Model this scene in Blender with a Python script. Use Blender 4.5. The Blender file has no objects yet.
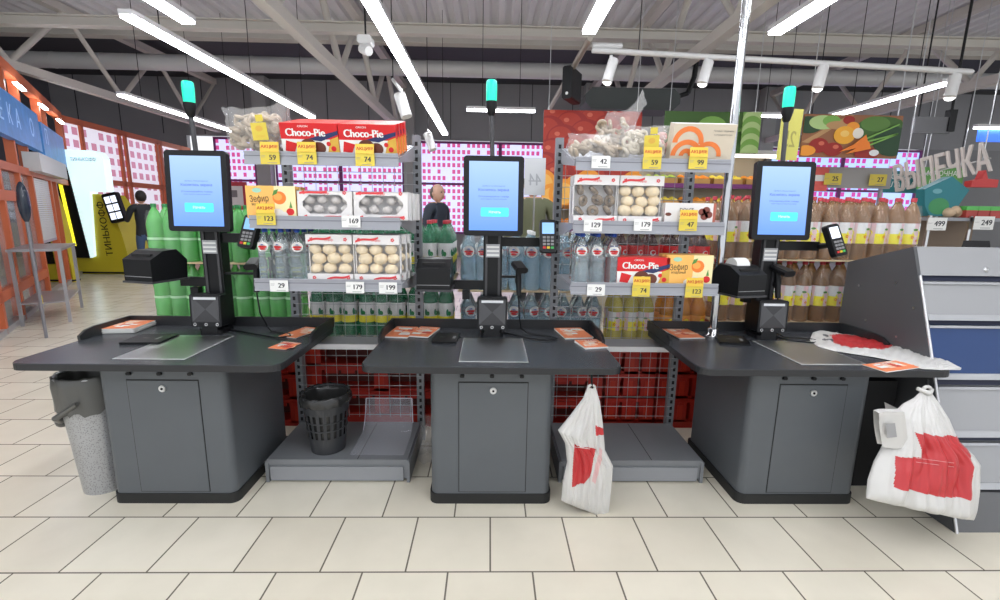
import bpy, math, random
from mathutils import Matrix, Vector
random.seed(7)
C = bpy.context.scene.collection
PI = math.pi
# ------------------------------------------------------------------ camera
YAW, PITCH, ROLL, FPX, CAMZ = 0.02369, 0.183556, 0.015634, 460.925, 1.662
fwd = Vector((math.sin(YAW)*math.cos(PITCH), math.cos(YAW)*math.cos(PITCH), -math.sin(PITCH)))
rt = Vector((math.cos(YAW), -math.sin(YAW), 0)); up = rt.cross(fwd)
r2 = rt*math.cos(ROLL)+up*math.sin(ROLL); u2 = up*math.cos(ROLL)-rt*math.sin(ROLL)
CO = Vector((0, 0, CAMZ))
cam = bpy.data.cameras.new('camera'); camo = bpy.data.objects.new('camera', cam); C.objects.link(camo)
cam.sensor_width = 36; cam.lens = FPX*36/1000; cam.clip_end = 200; cam.clip_start = 0.05
M = Matrix((r2, u2, -fwd)).transposed().to_4x4(); M.translation = CO
camo.matrix_world = M
bpy.context.scene.camera = camo
def ray(px, py): return fwd*FPX+r2*(px-500)+u2*(300-py)
def at(px, py, Y): d = ray(px, py); return CO+d*(Y/d.y)
def atz(px, py, Z): d = ray(px, py); return CO+d*((Z-CO.z)/d.z)
# ------------------------------------------------------------------ world, exposure
sc = bpy.context.scene
w = bpy.data.worlds.new('world'); sc.world = w; w.use_nodes = True
w.node_tree.nodes['Background'].inputs[0].default_value = (0.93, 0.96, 1.0, 1)
w.node_tree.nodes['Background'].inputs[1].default_value = 0.80
sc.view_settings.view_transform = 'Standard'; sc.view_settings.look = 'None'
sc.view_settings.exposure = 0.62; sc.view_settings.gamma = 1.0; sc.view_settings.use_curve_mapping = False
LAMP = 14.0
# ------------------------------------------------------------------ materials
MATS = {}
def mat(name, col=(.8,.8,.8), rough=.5, metal=0., emit=0., ecol=None, trans=0., alpha=1., noise=0., nscale=8., spec=.5):
    if name in MATS: return MATS[name]
    m = bpy.data.materials.new(name); m.use_nodes = True
    nt = m.node_tree; b = nt.nodes['Principled BSDF']
    b.inputs['Base Color'].default_value = (*col, 1); b.inputs['Roughness'].default_value = rough
    b.inputs['Metallic'].default_value = metal; b.inputs['Specular IOR Level'].default_value = spec
    b.inputs['Transmission Weight'].default_value = trans
    b.inputs['Alpha'].default_value = alpha
    if emit: b.inputs['Emission Color'].default_value = (*(ecol or col), 1); b.inputs['Emission Strength'].default_value = emit
    if noise:
        t = nt.nodes.new('ShaderNodeTexCoord'); n = nt.nodes.new('ShaderNodeTexNoise'); n.inputs['Scale'].default_value = nscale; n.inputs['Detail'].default_value = 4
        mx = nt.nodes.new('ShaderNodeMix'); mx.data_type = 'RGBA'
        mx.inputs['A'].default_value = (*[c*(1-noise) for c in col], 1); mx.inputs['B'].default_value = (*[min(1, c*(1+noise)) for c in col], 1)
        nt.links.new(t.outputs['Object'], n.inputs['Vector']); nt.links.new(n.outputs['Fac'], mx.inputs['Factor']); nt.links.new(mx.outputs['Result'], b.inputs['Base Color'])
    MATS[name] = m
    return m
body_m = mat('grey_kiosk_laminate', (.102,.113,.125), .42, noise=.07, nscale=5)
desk_m = mat('dark_desk_laminate', (.050,.054,.062), .27, noise=.12, nscale=9)
edge_m = mat('black_edge', (.02,.021,.024), .4)
black_m = mat('black_plastic', (.007,.0075,.009), .4, spec=.3)
blackm_m = mat('matte_black', (.008,.008,.009), .7)
plinth_m = mat('plinth_black', (.012,.013,.014), .55)
steel_m = mat('brushed_steel', (.62,.63,.64), .30, 1.)
chrome_m = mat('chrome', (.55,.56,.58), .14, 1.)
shelfgrey_m = mat('shelf_grey_metal', (.30,.31,.34), .4, .15)
rail_m = mat('price_rail_grey', (.36,.37,.41), .35, .2)
base_m = mat('gondola_base_grey', (.19,.20,.215), .45, noise=.05)
upr_m = mat('upright_grey', (.22,.23,.25), .45, .3)
wire_m = mat('wire_grey', (.42,.43,.45), .4, .6)
white_m = mat('white_paint', (.75,.75,.75), .4)
paper_m = mat('white_paper', (.85,.85,.83), .6)
darktext_m = mat('dark_ink', (.03,.03,.04), .5)
redp_m = mat('red_plastic', (.62,.022,.010), .4)
red_m = mat('red_print', (.68,.012,.016), .4)
yellow_m = mat('yellow_tag', (.72,.57,.07), .5)
orange_m = mat('orange_print', (.90,.22,.03), .5)
lorange_m = mat('light_orange_card', (.95,.52,.13), .5)
cream_m = mat('cream_card', (.92,.80,.45), .5)
green_m = mat('leaf_green', (.10,.28,.05), .5)
brown_m = mat('chocolate_brown', (.14,.035,.02), .35)
dgold_m = mat('golden_print', (.70,.42,.06), .4)
beacon_m = mat('green_beacon', (.0,.45,.30), .3, emit=.62, ecol=(.02,.72,.42))
lamp_m = mat('led_tube', (1,1,1), .5, emit=LAMP, ecol=(.93,.95,1.))
lampb_m = mat('lamp_housing', (.7,.7,.72), .4)
film_m = mat('clear_film', (.90,.90,.90), .10, alpha=.16, spec=1.)
filmt_m = mat('thin_film', (.92,.95,.97), .1, alpha=.12)
acryl_m = mat('clear_acrylic', (.80,.80,.90), .1, alpha=.22)
orframe_m = mat('orange_frame', (.58,.13,.045), .45)
beam_m = mat('beam_beige', (.60,.57,.52), .6)
# ------------------------------------------------------------------ mesh builder
_tc = {}
def text_geo(body, bold, rows=40):
    """letters as thin horizontal strips inside the glyph outlines (non-zero winding, robust for overlapping contours)"""
    k = (body, bold, rows)
    if k in _tc: return _tc[k]
    cu = bpy.data.curves.new('t', 'FONT'); cu.body = body; cu.size = 20; cu.align_x = 'CENTER'; cu.align_y = 'CENTER'; cu.resolution_u = 4; cu.fill_mode = 'NONE'
    o = bpy.data.objects.new('t', cu); C.objects.link(o); bpy.context.view_layer.update()
    me = bpy.data.meshes.new_from_object(o.evaluated_get(bpy.context.evaluated_depsgraph_get()))
    V = [(v.co.x/20, v.co.y/20) for v in me.vertices]; nxt = [tuple(e.vertices) for e in me.edges]
    bpy.data.objects.remove(o); bpy.data.curves.remove(cu); bpy.data.meshes.remove(me)
    E_ = []
    for p, q in nxt:      # loops are stored in sequence; the closing edge joins last and first
        if abs(p-q) == 1: p, q = min(p,q), max(p,q)
        else: p, q = max(p,q), min(p,q)
        E_.append((V[p],V[q]))
    vs = []; fs = []
    if V:
        y0 = min(v[1] for v in V); y1 = max(v[1] for v in V); H = 1/rows; y = y0
        while y < y1-1e-6:
            ym = y+H/2; X = []
            for p, q in E_:
                if (p[1] > ym) != (q[1] > ym): X.append((p[0]+(q[0]-p[0])*(ym-p[1])/(q[1]-p[1]), 1 if q[1] > p[1] else -1))
            X.sort(); w_ = 0; iv = []
            for x_, d in X:
                if w_ == 0: st = x_
                w_ += d
                if w_ == 0: iv.append([st-bold*.5, x_+bold*.5])
            for a_, b_ in iv:
                n = len(vs); vs += [Vector((a_,y,0)),Vector((b_,y,0)),Vector((b_,y+H,0)),Vector((a_,y+H,0))]; fs.append([n,n+1,n+2,n+3])
            y += H
    _tc[k] = (vs, fs); return _tc[k]
I4 = Matrix.Identity(4)
def T(x, y, z): return Matrix.Translation((x, y, z))
def RX(a): return Matrix.Rotation(a, 4, 'X')
def RY(a): return Matrix.Rotation(a, 4, 'Y')
def RZ(a): return Matrix.Rotation(a, 4, 'Z')
FRONT = RX(PI/2)     # xy drawing plane -> xz plane facing -Y
class MB:
    def __init__(s): s.v = []; s.f = []; s.fm = []; s.sm = []; s.mats = []; s.M = I4
    def mi(s, m):
        if m not in s.mats: s.mats.append(m)
        return s.mats.index(m)
    def add(s, vs, fs, m, smooth=False, X=None):
        k = len(s.v); Q = s.M @ X if X is not None else s.M
        s.v += [Q @ Vector(v) for v in vs]; i = s.mi(m)
        for f in fs: s.f.append([k+a for a in f]); s.fm.append(i); s.sm.append(smooth)
        return s
    def box(s, x0, x1, y0, y1, z0, z1, m, X=None, bev=0.):
        if bev: return s.prism([(x0+bev,z0),(x1-bev,z0),(x1,z0+bev),(x1,z1-bev),(x1-bev,z1),(x0+bev,z1),(x0,z1-bev),(x0,z0+bev)], y0, y1, m, X)
        return s.add([(x0,y0,z0),(x1,y0,z0),(x1,y1,z0),(x0,y1,z0),(x0,y0,z1),(x1,y0,z1),(x1,y1,z1),(x0,y1,z1)],
            [(0,3,2,1),(4,5,6,7),(0,1,5,4),(1,2,6,5),(2,3,7,6),(3,0,4,7)], m, False, X)
    def prism(s, poly, y0, y1, m, X=None, smooth=False):     # poly in xz (ccw seen from -Y), extruded along y
        n = len(poly)
        return s.add([(x,y0,z) for x,z in poly]+[(x,y1,z) for x,z in poly], [tuple(range(n)), tuple(range(2*n-1,n-1,-1))]+[(i,n+i,n+(i+1)%n,(i+1)%n) for i in range(n)], m, smooth, X)
    def slab(s, poly, z0, z1, m, X=None):                    # poly in xy ccw, extruded in z
        n = len(poly)
        return s.add([(x,y,z0) for x,y in poly]+[(x,y,z1) for x,y in poly], [tuple(range(n-1,-1,-1)), tuple(range(n,2*n))]+[(i,(i+1)%n,n+(i+1)%n,n+i) for i in range(n)], m, False, X)
    def rod(s, a, b, r, m, n=8, r2=None, cap=True):
        a = Vector(a); b = Vector(b); d = (b-a).normalized(); q = Vector((0,0,1)) if abs(d.z) < .9 else Vector((1,0,0))
        e = d.cross(q).normalized(); g = e.cross(d); r2_ = r if r2 is None else r2
        vs = [a+(e*math.cos(2*PI*i/n)+g*math.sin(2*PI*i/n))*r for i in range(n)]+[b+(e*math.cos(2*PI*i/n)+g*math.sin(2*PI*i/n))*r2_ for i in range(n)]
        k = len(s.v); s.add(vs, [(i,n+i,n+(i+1)%n,(i+1)%n) for i in range(n)], m, True)
        if cap: s.add(vs, [tuple(range(n)), tuple(range(2*n-1,n-1,-1))], m)
        return s
    def bar(s, a, b, wd, m):                                 # square bar
        return s.rod(a, b, wd*.7071, m, 4) if True else s
    def tube(s, pts, r, m, n=6):
        for a, b in zip(pts, pts[1:]): s.rod(a, b, r, m, n)
        return s
    def lathe(s, prof, m, n=16, X=None, smooth=True):        # prof (r,z) bottom->top
        vs = []; fs = []
        for r, z in prof: vs += [(r*math.cos(2*PI*i/n), r*math.sin(2*PI*i/n), z) for i in range(n)]
        for k in range(len(prof)-1):
            for i in range(n): fs.append((k*n+i, k*n+(i+1)%n, (k+1)*n+(i+1)%n, (k+1)*n+i))
        s.add(vs, fs, m, smooth, X)
        if prof[0][0] > 1e-4: s.add(vs[:n], [tuple(range(n-1,-1,-1))], m, False, X)
        if prof[-1][0] > 1e-4: s.add(vs[-n:], [tuple(range(n))], m, False, X)
        return s
    def ball(s, c, r, m, n=10, sq=(1,1,1)):
        prof = [(max(1e-5, math.sin(PI*k/(n//2+1))), -math.cos(PI*k/(n//2+1))) for k in range(n//2+2)]
        return s.lathe(prof, m, n, T(*c) @ Matrix.Diagonal((r*sq[0], r*sq[1], r*sq[2], 1)))
    def torus(s, c, R, r, m, X=I4, n=14, k=7):
        vs = [((R+r*math.cos(2*PI*j/k))*math.cos(2*PI*i/n), (R+r*math.cos(2*PI*j/k))*math.sin(2*PI*i/n), r*math.sin(2*PI*j/k)) for i in range(n) for j in range(k)]
        fs = [(i*k+j, ((i+1)%n)*k+j, ((i+1)%n)*k+(j+1)%k, i*k+(j+1)%k) for i in range(n) for j in range(k)]
        return s.add(vs, fs, m, True, T(*c) @ X)
    def poly(s, pts, m, X=None): return s.add([(p[0],p[1],p[2] if len(p)>2 else 0) for p in pts], [tuple(range(len(pts)))], m, False, X)
    def disc(s, cx, cy, rx, ry, m, X=None, n=18): return s.poly([(cx+rx*math.cos(2*PI*i/n), cy+ry*math.sin(2*PI*i/n)) for i in range(n)], m, X)
    def rect(s, x0, x1, y0, y1, m, X=None): return s.poly([(x0,y0),(x1,y0),(x1,y1),(x0,y1)], m, X)
    def text(s, body, size, m, X=I4, bold=.02, width=None):
        vs, fs = text_geo(body, bold)
        if not vs: return s
        if width:
            wd = max(v.x for v in vs)-min(v.x for v in vs); k = width/wd
        else: k = size
        return s.add([(v.x*k, v.y*size, v.z) for v in vs], fs, m, False, X)
    def grid(s, P, m, closed=False, smooth=True, mf=None):   # P rows of points
        h = len(P); wd = len(P[0]); fs = []; ms = []
        vs = [p for row in P for p in row]
        k = len(s.v); s.v += [s.M @ Vector(v) for v in vs]
        for a in range(h-1):
            for b in range(wd if closed else wd-1):
                s.f.append([k+a*wd+b, k+a*wd+(b+1)%wd, k+(a+1)*wd+(b+1)%wd, k+(a+1)*wd+b]); s.fm.append(s.mi(mf(a,b) if mf else m)); s.sm.append(smooth)
        return s
    def build(s, name, parent=None, loc=None, rz=0):
        me = bpy.data.meshes.new(name); me.from_pydata([tuple(v) for v in s.v], [], s.f)
        for m in s.mats: me.materials.append(m)
        me.polygons.foreach_set('material_index', s.fm); me.polygons.foreach_set('use_smooth', s.sm); me.update()
        o = bpy.data.objects.new(name, me); C.objects.link(o)
        if parent: o.parent = parent
        if loc is not None: o.location = loc
        if rz: o.rotation_euler = (0,0,rz)
        return o
def rrect(x0, x1, y0, y1, r, n=5, rs=None):
    rs = rs or (r,r,r,r); out = []
    for (cx,cy,a0,q) in ((x0,y0,PI,rs[0]),(x1,y0,1.5*PI,rs[1]),(x1,y1,0,rs[2]),(x0,y1,.5*PI,rs[3])):
        ox = cx+(q if cx == x0 else -q); oy = cy+(q if cy == y0 else -q)
        if q <= 1e-6: out.append((cx,cy)); continue
        for i in range(n+1): a = a0+(PI/2)*i/n; out.append((ox+q*math.cos(a), oy+q*math.sin(a)))
    return out
def tag(o, label, cat, group=None, kind=None):
    o['label'] = label; o['category'] = cat
    if group: o['group'] = group
    if kind: o['kind'] = kind
    return o
def empty(name, loc, label, cat, rz=0, group=None, tilt=0):
    o = bpy.data.objects.new(name, None); C.objects.link(o); o.location = loc; o.rotation_euler = (tilt,0,rz); o.empty_display_size = .05
    return tag(o, label, cat, group)
def struct(o, label=None):
    o['kind'] = 'structure'
    if label: o['label'] = label
    return o
def dup(root, loc, rz=None, label=None, group=None, tilt=None):
    def cp(o, par):
        c = o.copy(); C.objects.link(c)
        if par: c.parent = par
        for ch in [q for q in KIDS.get(o.name, list(o.children))]: cp(ch, c)
        return c
    r = cp(root, None); r.location = loc
    e = list(r.rotation_euler)
    if rz is not None: e[2] = rz
    if tilt is not None: e[0] = tilt
    r.rotation_euler = e
    if label: r['label'] = label
    if group: r['group'] = group
    return r
KIDS = {}
def noise1(a, b=0., c=0.): return math.sin(a*3.1+b*1.7+c)*.5+math.sin(a*7.3-b*5.1+c*2.3)*.3+math.sin(a*1.3+b*11.7+c*.7)*.2
# ================================================================== SETTING
# floor
def floor_mat():
    m = bpy.data.materials.new('floor_tiles'); m.use_nodes = True; nt = m.node_tree; b = nt.nodes['Principled BSDF']
    tc = nt.nodes.new('ShaderNodeTexCoord'); mp = nt.nodes.new('ShaderNodeMapping'); br = nt.nodes.new('ShaderNodeTexBrick')
    mp.inputs['Location'].default_value = (-0.019+.2, -1.908, 0)
    br.offset = .5; br.offset_frequency = 2; br.squash = 1
    br.inputs['Scale'].default_value = 1; br.inputs['Brick Width'].default_value = .4; br.inputs['Row Height'].default_value = .4
    br.inputs['Mortar Size'].default_value = .0044; br.inputs['Mortar Smooth'].default_value = .1
    br.inputs['Color1'].default_value = (.74,.685,.565,1); br.inputs['Color2'].default_value = (.79,.74,.62,1); br.inputs['Mortar'].default_value = (.17,.15,.12,1)
    n = nt.nodes.new('ShaderNodeTexNoise'); n.inputs['Scale'].default_value = 2.5; n.inputs['Detail'].default_value = 5
    mx = nt.nodes.new('ShaderNodeMix'); mx.data_type = 'RGBA'; mx.blend_type = 'MULTIPLY'; mx.inputs['Factor'].default_value = 1
    cr = nt.nodes.new('ShaderNodeValToRGB'); cr.color_ramp.elements[0].position = .3; cr.color_ramp.elements[0].color = (.90,.90,.89,1); cr.color_ramp.elements[1].position = .7
    L = nt.links.new
    L(tc.outputs['Object'], mp.inputs[0]); L(mp.outputs[0], br.inputs[0]); L(tc.outputs['Object'], n.inputs[0]); L(n.outputs['Fac'], cr.inputs[0])
    L(br.outputs['Color'], mx.inputs['A']); L(cr.outputs[0], mx.inputs['B']); L(mx.outputs['Result'], b.inputs['Base Color'])
    b.inputs['Roughness'].default_value = .24
    bp = nt.nodes.new('ShaderNodeBump'); bp.inputs['Strength'].default_value = .25; bp.inputs['Distance'].default_value = .002; bp.invert = True
    L(br.outputs['Fac'], bp.inputs['Height']); L(bp.outputs[0], b.inputs['Normal'])
    return m
FM = floor_mat()
struct(MB().box(-16,26,-4,18.1,-.1,0,FM).build('floor'))
# ceiling: corrugated deck with ribs along Y
deck_m = mat('deck_metal', (.72,.72,.74), .55, .0)
mb = MB(); prof = []; x = -16.
while x < 26: prof += [(x,6.30),(x+.12,6.30),(x+.17,6.22),(x+.29,6.22)]; x += .34
prof.append((26.1,6.30))
mb.add([(a,-3.5,z) for a,z in prof]+[(a,12.7,z) for a,z in prof], [(i,i+1,len(prof)+i+1,len(prof)+i) for i in range(len(prof)-1)], deck_m)
struct(mb.build('ceiling'))
dark_m = mat('dark_wall_panel', (.33,.33,.35), .7, noise=.10, nscale=.6)
darkg_m = mat('dark_ceiling', (.045,.047,.052), .7)
mb = MB().box(-16,26,12.7,18.1,6.35,6.6,darkg_m)
struct(mb.build('ceiling'))
struct(MB().box(-16.1,-15.9,-4,18,0,6.4,mat('side_wall_dark',(.13,.135,.155),.7)).build('wall_side'))
wl_m = mat('back_wall_grey', (.26,.26,.27), .7, noise=.05, nscale=.5)
# back wall: a frame around the window band
mb = MB().box(-16,-11.2,18,18.2,0,6.4,dark_m).box(-11.2,26,18,18.2,4.35,6.4,dark_m).box(-11.2,26,18,18.2,0,.9,wl_m).box(16.4,26,18,18.2,.9,4.35,wl_m)
x = -15.
while x < 26: mb.box(x-.012,x+.012,17.985,18,4.4,6.4,darkg_m); x += 1.5
struct(mb.build('wall_back'))
for px, wcol in ((88,0),(176,0),(372,1),(636,1),(600,1)):
    pass
# columns on back wall
for i, (xc, ww) in enumerate(((-8.3,.5),(-3.0,.4),(3.6,.4),(10.2,.5))):
    struct(MB().box(xc-ww/2,xc+ww/2,17.6,17.98,0,6.35,mat('column_grey',(.42,.42,.43),.6)).build('trim_%d' % (i+1)))
# windows with rows of square stickers, daylit film behind
def sticker_mat(name, bg, sq, sc_, fill, strength, thr=.25, scz=None):
    m = bpy.data.materials.new(name); m.use_nodes = True; nt = m.node_tree; b = nt.nodes['Principled BSDF']; L = nt.links.new
    tc = nt.nodes.new('ShaderNodeTexCoord'); sp = nt.nodes.new('ShaderNodeSeparateXYZ'); L(tc.outputs['Object'], sp.inputs[0])
    def math_(op, a, bb=None):
        q = nt.nodes.new('ShaderNodeMath'); q.operation = op
        for i, v in enumerate((a, bb)):
            if v is None: continue
            if isinstance(v, (int,float)): q.inputs[i].default_value = v
            else: L(v, q.inputs[i])
        return q.outputs[0]
    def cell(o, sc_=sc_): 
        s_ = math_('MULTIPLY', o, sc_); fr = math_('FRACT', s_); return math_('MULTIPLY', math_('GREATER_THAN', fr, (1-fill)/2), math_('LESS_THAN', fr, 1-(1-fill)/2)), math_('FLOOR', s_)
    cx, fx = cell(sp.outputs[0]); cz, fz = cell(sp.outputs[2], scz or sc_)
    cb = nt.nodes.new('ShaderNodeCombineXYZ'); L(fx, cb.inputs[0]); L(fz, cb.inputs[1])
    wn = nt.nodes.new('ShaderNodeTexWhiteNoise'); wn.noise_dimensions = '2D'; L(cb.outputs[0], wn.inputs[0])
    on = math_('MULTIPLY', math_('MULTIPLY', cx, cz), math_('GREATER_THAN', wn.outputs['Value'], thr))
    mx = nt.nodes.new('ShaderNodeMix'); mx.data_type = 'RGBA'; mx.inputs['A'].default_value = (*bg,1); mx.inputs['B'].default_value = (*sq,1); L(on, mx.inputs['Factor'])
    L(mx.outputs['Result'], b.inputs['Emission Color']); L(mx.outputs['Result'], b.inputs['Base Color']); b.inputs['Emission Strength'].default_value = strength; b.inputs['Roughness'].default_value = .2
    return m
st1 = sticker_mat('window_sticker_pink', (.60,.62,.92), (.50,.07,.22), 5.4, .64, .72, .20, 4.2)
st2 = sticker_mat('window_sticker_blue', (.38,.52,.90), (.45,.04,.28), 4.6, .66, .80, .3, 4.0)
purple_m = mat('purple_frame', (.22,.04,.20), .5)
grey_m = mat('window_mullion', (.5,.45,.55), .5)
k = 1
for x0, x1, m_ in ((-10.2,-8.7,st1),(-8.0,-5.6,st1),(-5.6,-3.25,st1),(-2.75,.35,st1),(.35,3.3,st1),(3.9,6.9,st1),(6.9,9.9,st1),(10.5,13.4,st2),(13.4,16.4,st2)):
    f = MB()
    for (a,b,c,d) in ((x0,x0+.06,.9,4.3),(x1-.06,x1,.9,4.3),(x0+.06,x1-.06,.9,.98),(x0+.06,x1-.06,4.22,4.3),(x0+.06,x1-.06,2.72,2.80)): f.box(a,b,17.9,18.05,c,d,purple_m)
    fo = struct(f.build('window_%d' % k)); k += 1
    g = MB(); g.box(x0+.06,x1-.06,17.97,18.0,.98,2.72,m_); g.box(x0+.06,x1-.06,17.97,18.0,2.80,4.22,m_); g.build('pane', fo)
# ------------------------------------------------------------------ left shopfronts
W0 = Vector((-6.4,6.0,0)); WA = math.atan2(.824,-.566)
lglass_m = mat('shop_glass', (.55,.6,.62), .08, alpha=.25)
def rootobj(name, loc, rz=0):
    o = bpy.data.objects.new(name, None); C.objects.link(o); o.location = loc; o.rotation_euler = (0,0,rz); return o
lw = struct(rootobj('wall_left', W0, WA), 'orange framed glass shopfront with blue signs and a roller shutter')
f = MB()
for s_ in (-.9,.05,1.05,2.2,3.1,4.8,5.4,7.42): f.box(s_-.05,s_+.05,-.06,.06,0,3.9,orframe_m)
f.box(-1,7.5,-.07,.07,3.78,3.95,orframe_m); f.box(-1,3.1,-.06,.06,.42,.56,orframe_m); f.box(-1,2.2,-.06,.06,1.75,1.9,orframe_m); f.box(-1,7.5,-.06,.06,2.2,2.32,orframe_m); f.box(-1,7.5,-.06,.06,0,.08,mat('alu',(.5,.5,.5),.4,.5))
f.build('frame', lw)
MB().box(-1,3.05,.0,.012,.1,2.2,lglass_m).build('glass_pane', lw)
f = MB(); f.box(-1,7.5,2.2,2.3,0,3.9,mat('shop_inside_wall',(.35,.30,.27),.7)); f.build('inner_wall', lw)
f = MB()
for i in range(30): f.box(3.15,4.75,-.02,.01,1.05+i*.038,1.083+i*.038,mat('shutter_white',(.72,.73,.75),.45))
f.box(3.1,4.8,-.02,.02,1.0,1.05,grey_m); f.build('roller_shutter', lw)
f = MB(); f.box(2.9,5.7,-.22,0,2.28,2.6,mat('shutter_box',(.62,.63,.64),.5)); f.build('shutter_box', lw)
sb = mat('blue_sign', (.06,.22,.55), .4, noise=.35, nscale=6, emit=.10, ecol=(.08,.3,.7)); 
f = MB(); f.box(-.9,4.0,-.12,-.0,2.70,3.38,sb)
f.box(4.35,6.9,-.10,0,2.62,3.3,sb)
for i in range(9):
    f.text(('АПТЕКА ОПТИКА')[i], .42, mat('sign_pale',(.35,.55,.85),.5,emit=.2), T(-.2+i*.5 if i<8 else 4.6, -.125, 3.03) @ FRONT, bold=.04)
f.build('sign_panel', lw)
f = MB(); 
for i in range(4): f.box(.6+i*1.9,1.2+i*1.9,-.16,-.10,3.62,3.65,lamp_m)
f.build('strip_light', lw)
# counter and shelves seen inside the shop
ct = mat('shop_counter', (.09,.10,.11), .5)
q = empty('shop_counter', W0+Vector((math.cos(WA)*1.2-math.sin(WA)*1.0, math.sin(WA)*1.2+math.cos(WA)*1.0,0)), 'dark low counter standing behind the orange framed shop glass', 'counter', WA)
MB().box(-1.6,.9,-.25,.3,0,.55,ct).build('cabinet', q); MB().box(-1.65,.95,-.3,.35,.55,.6,mat('blue_edge',(.05,.10,.3),.5)).build('worktop', q)
# second facade running down the hall
F0 = Vector((-10.62,12.15,0)); F1 = Vector((-11.2,18.0,0)); fd = F1-F0; FL = fd.length; FA = math.atan2(fd.y, fd.x)
lf = struct(rootobj('wall_left', F0, FA), 'orange framed glazing with pale sticker film behind the yellow cash machine')
f = MB()
for s_ in (0,.65,2.1,2.35,3.9,4.1,5.3,FL): f.box(s_-.05,s_+.05,-.06,.06,0,3.9,orframe_m)
for z in (.5,2.3,3.75): f.box(0,FL,-.06,.06,z,z+.15,orframe_m)
f.build('frame', lf)
st3 = sticker_mat('window_sticker_pale', (.62,.60,.68), (.42,.18,.26), 3.2, .6, .62, .1)
MB().box(.05,FL,.0,.02,.5,3.8,st3).build('glass_pane', lf)
# ------------------------------------------------------------------ roof structure
def truss(xc, label, Y0=3.0, Y1=17.6, m=beam_m):
    o = empty('roof_truss', (xc,Y0,4.5), label, 'roof truss', group=None)
    MB().box(-.09,.09,0,Y1-Y0,-.09,.09,m).build('bottom_chord', o)
    MB().box(-.10,.10,0,Y1-Y0,1.52,1.70,m).build('top_chord', o)
    n = 5; st = (Y1-Y0)/n
    for i in range(n):
        a = i*st
        MB().bar((0,a,1.55),(0,a+st/2,.05),.10,m).build('web_member', o); MB().bar((0,a+st/2,.05),(0,a+st,1.55),.10,m).build('web_member', o)
    return o
truss(-9.8, 'pale roof truss farthest left, above the orange shopfront')
truss(-3.12, 'pale roof truss left of centre, ending above the red snack boxes')
truss(3.6, 'pale roof truss right of centre, crossing behind the chrome pole')
truss(10.2, 'pale roof truss farthest right, above the bakery counter')
o = empty('roof_purlin', (0,9.4,5.02), 'pale horizontal beam running across the whole hall below the roof deck', 'beam')
MB().box(-16,26,-.02,.02,-.07,.07,beam_m).build('web_plate', o); MB().box(-16,26,-.09,.09,.07,.09,beam_m).build('top_flange', o); MB().box(-16,26,-.09,.09,-.09,-.07,beam_m).build('bottom_flange', o)
o = empty('roof_beam', (0,12.72,6.1), 'deep pale beam under the far end of the corrugated deck', 'beam')
MB().box(-16,26,-.05,.05,-.2,.12,beam_m).build('web_plate', o); MB().box(-16,26,-.14,.14,-.23,-.2,beam_m).build('bottom_flange', o)
mb = MB(); duct_m = mat('duct_galv', (.58,.58,.58), .45, .15)
mb.rod((-15.85,0,0),(26,0,0),.20,duct_m,20)
for i in range(31): mb.rod((-15.5+i*1.3,0,0),(-15.47+i*1.3,0,0),.208,duct_m,20)
tag(mb.build('air_duct', loc=(0,13.4,5.5)), 'round grey ventilation duct spanning the hall in front of the dark back wall', 'duct')
# ------------------------------------------------------------------ lamps
def led(px_x, y0, y1, z, label, horiz=False):
    if horiz:
        o = empty('led_strip_lamp', (px_x,y0,z), label, 'lamp'); L_ = y1
        MB().box(0,L_,-.05,.05,.0,.05,lampb_m).build('housing', o); MB().box(.01,L_-.01,-.04,.04,-.03,0,lamp_m).build('diffuser', o)
        c = [(.3,0),(L_-.3,0)]
    else:
        o = empty('led_strip_lamp', (px_x,y0,z), label, 'lamp'); L_ = y1-y0
        MB().box(-.075,.075,0,L_,0,.05,lampb_m).build('housing', o); MB().box(-.065,.065,.01,L_-.01,-.03,0,lamp_m).build('diffuser', o)
        c = [(0,.5),(0,L_*.5),(0,L_-.5)]
    for a,b in c: MB().rod((a,b,.05),(a,b,6.2-z),.006,blackm_m,5).build('suspension_wire', o)
led(-1.14,-1.5,12.0,3.6,'long bright strip lamp left of centre, ending above the gap between the shelves')
led(-3.72,5.2,10.2,3.6,'long bright strip lamp slanting down to the red snack boxes')
led(-3.18,-1.5,5.35,3.6,'short visible end of a strip lamp at the top left edge')
led(-6.4,8.6,12.5,3.6,'distant strip lamp behind the left green beacon')
led(1.03,-1.5,5.35,3.6,'short wide strip lamp at the top, left of the spotlight rail')
led(2.98,-1.5,5.25,3.6,'strip lamp at the top right of the chrome pole')
led(6.45,6.85,9.1,3.6,'strip lamp above the vegetable poster')
led(-.47,9.2,1.3,3.6,'small crosswise strip lamp beside the middle green beacon', True)
p = at(750,115,9.2); led(p.x,9.2,1.0,p.z,'small crosswise strip lamp behind the right green beacon', True)
p = at(975,127,9.2); led(p.x,9.2,1.2,p.z,'small crosswise strip lamp at the right edge above the bakery letters', True)
p = at(140,204,12); 
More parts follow.
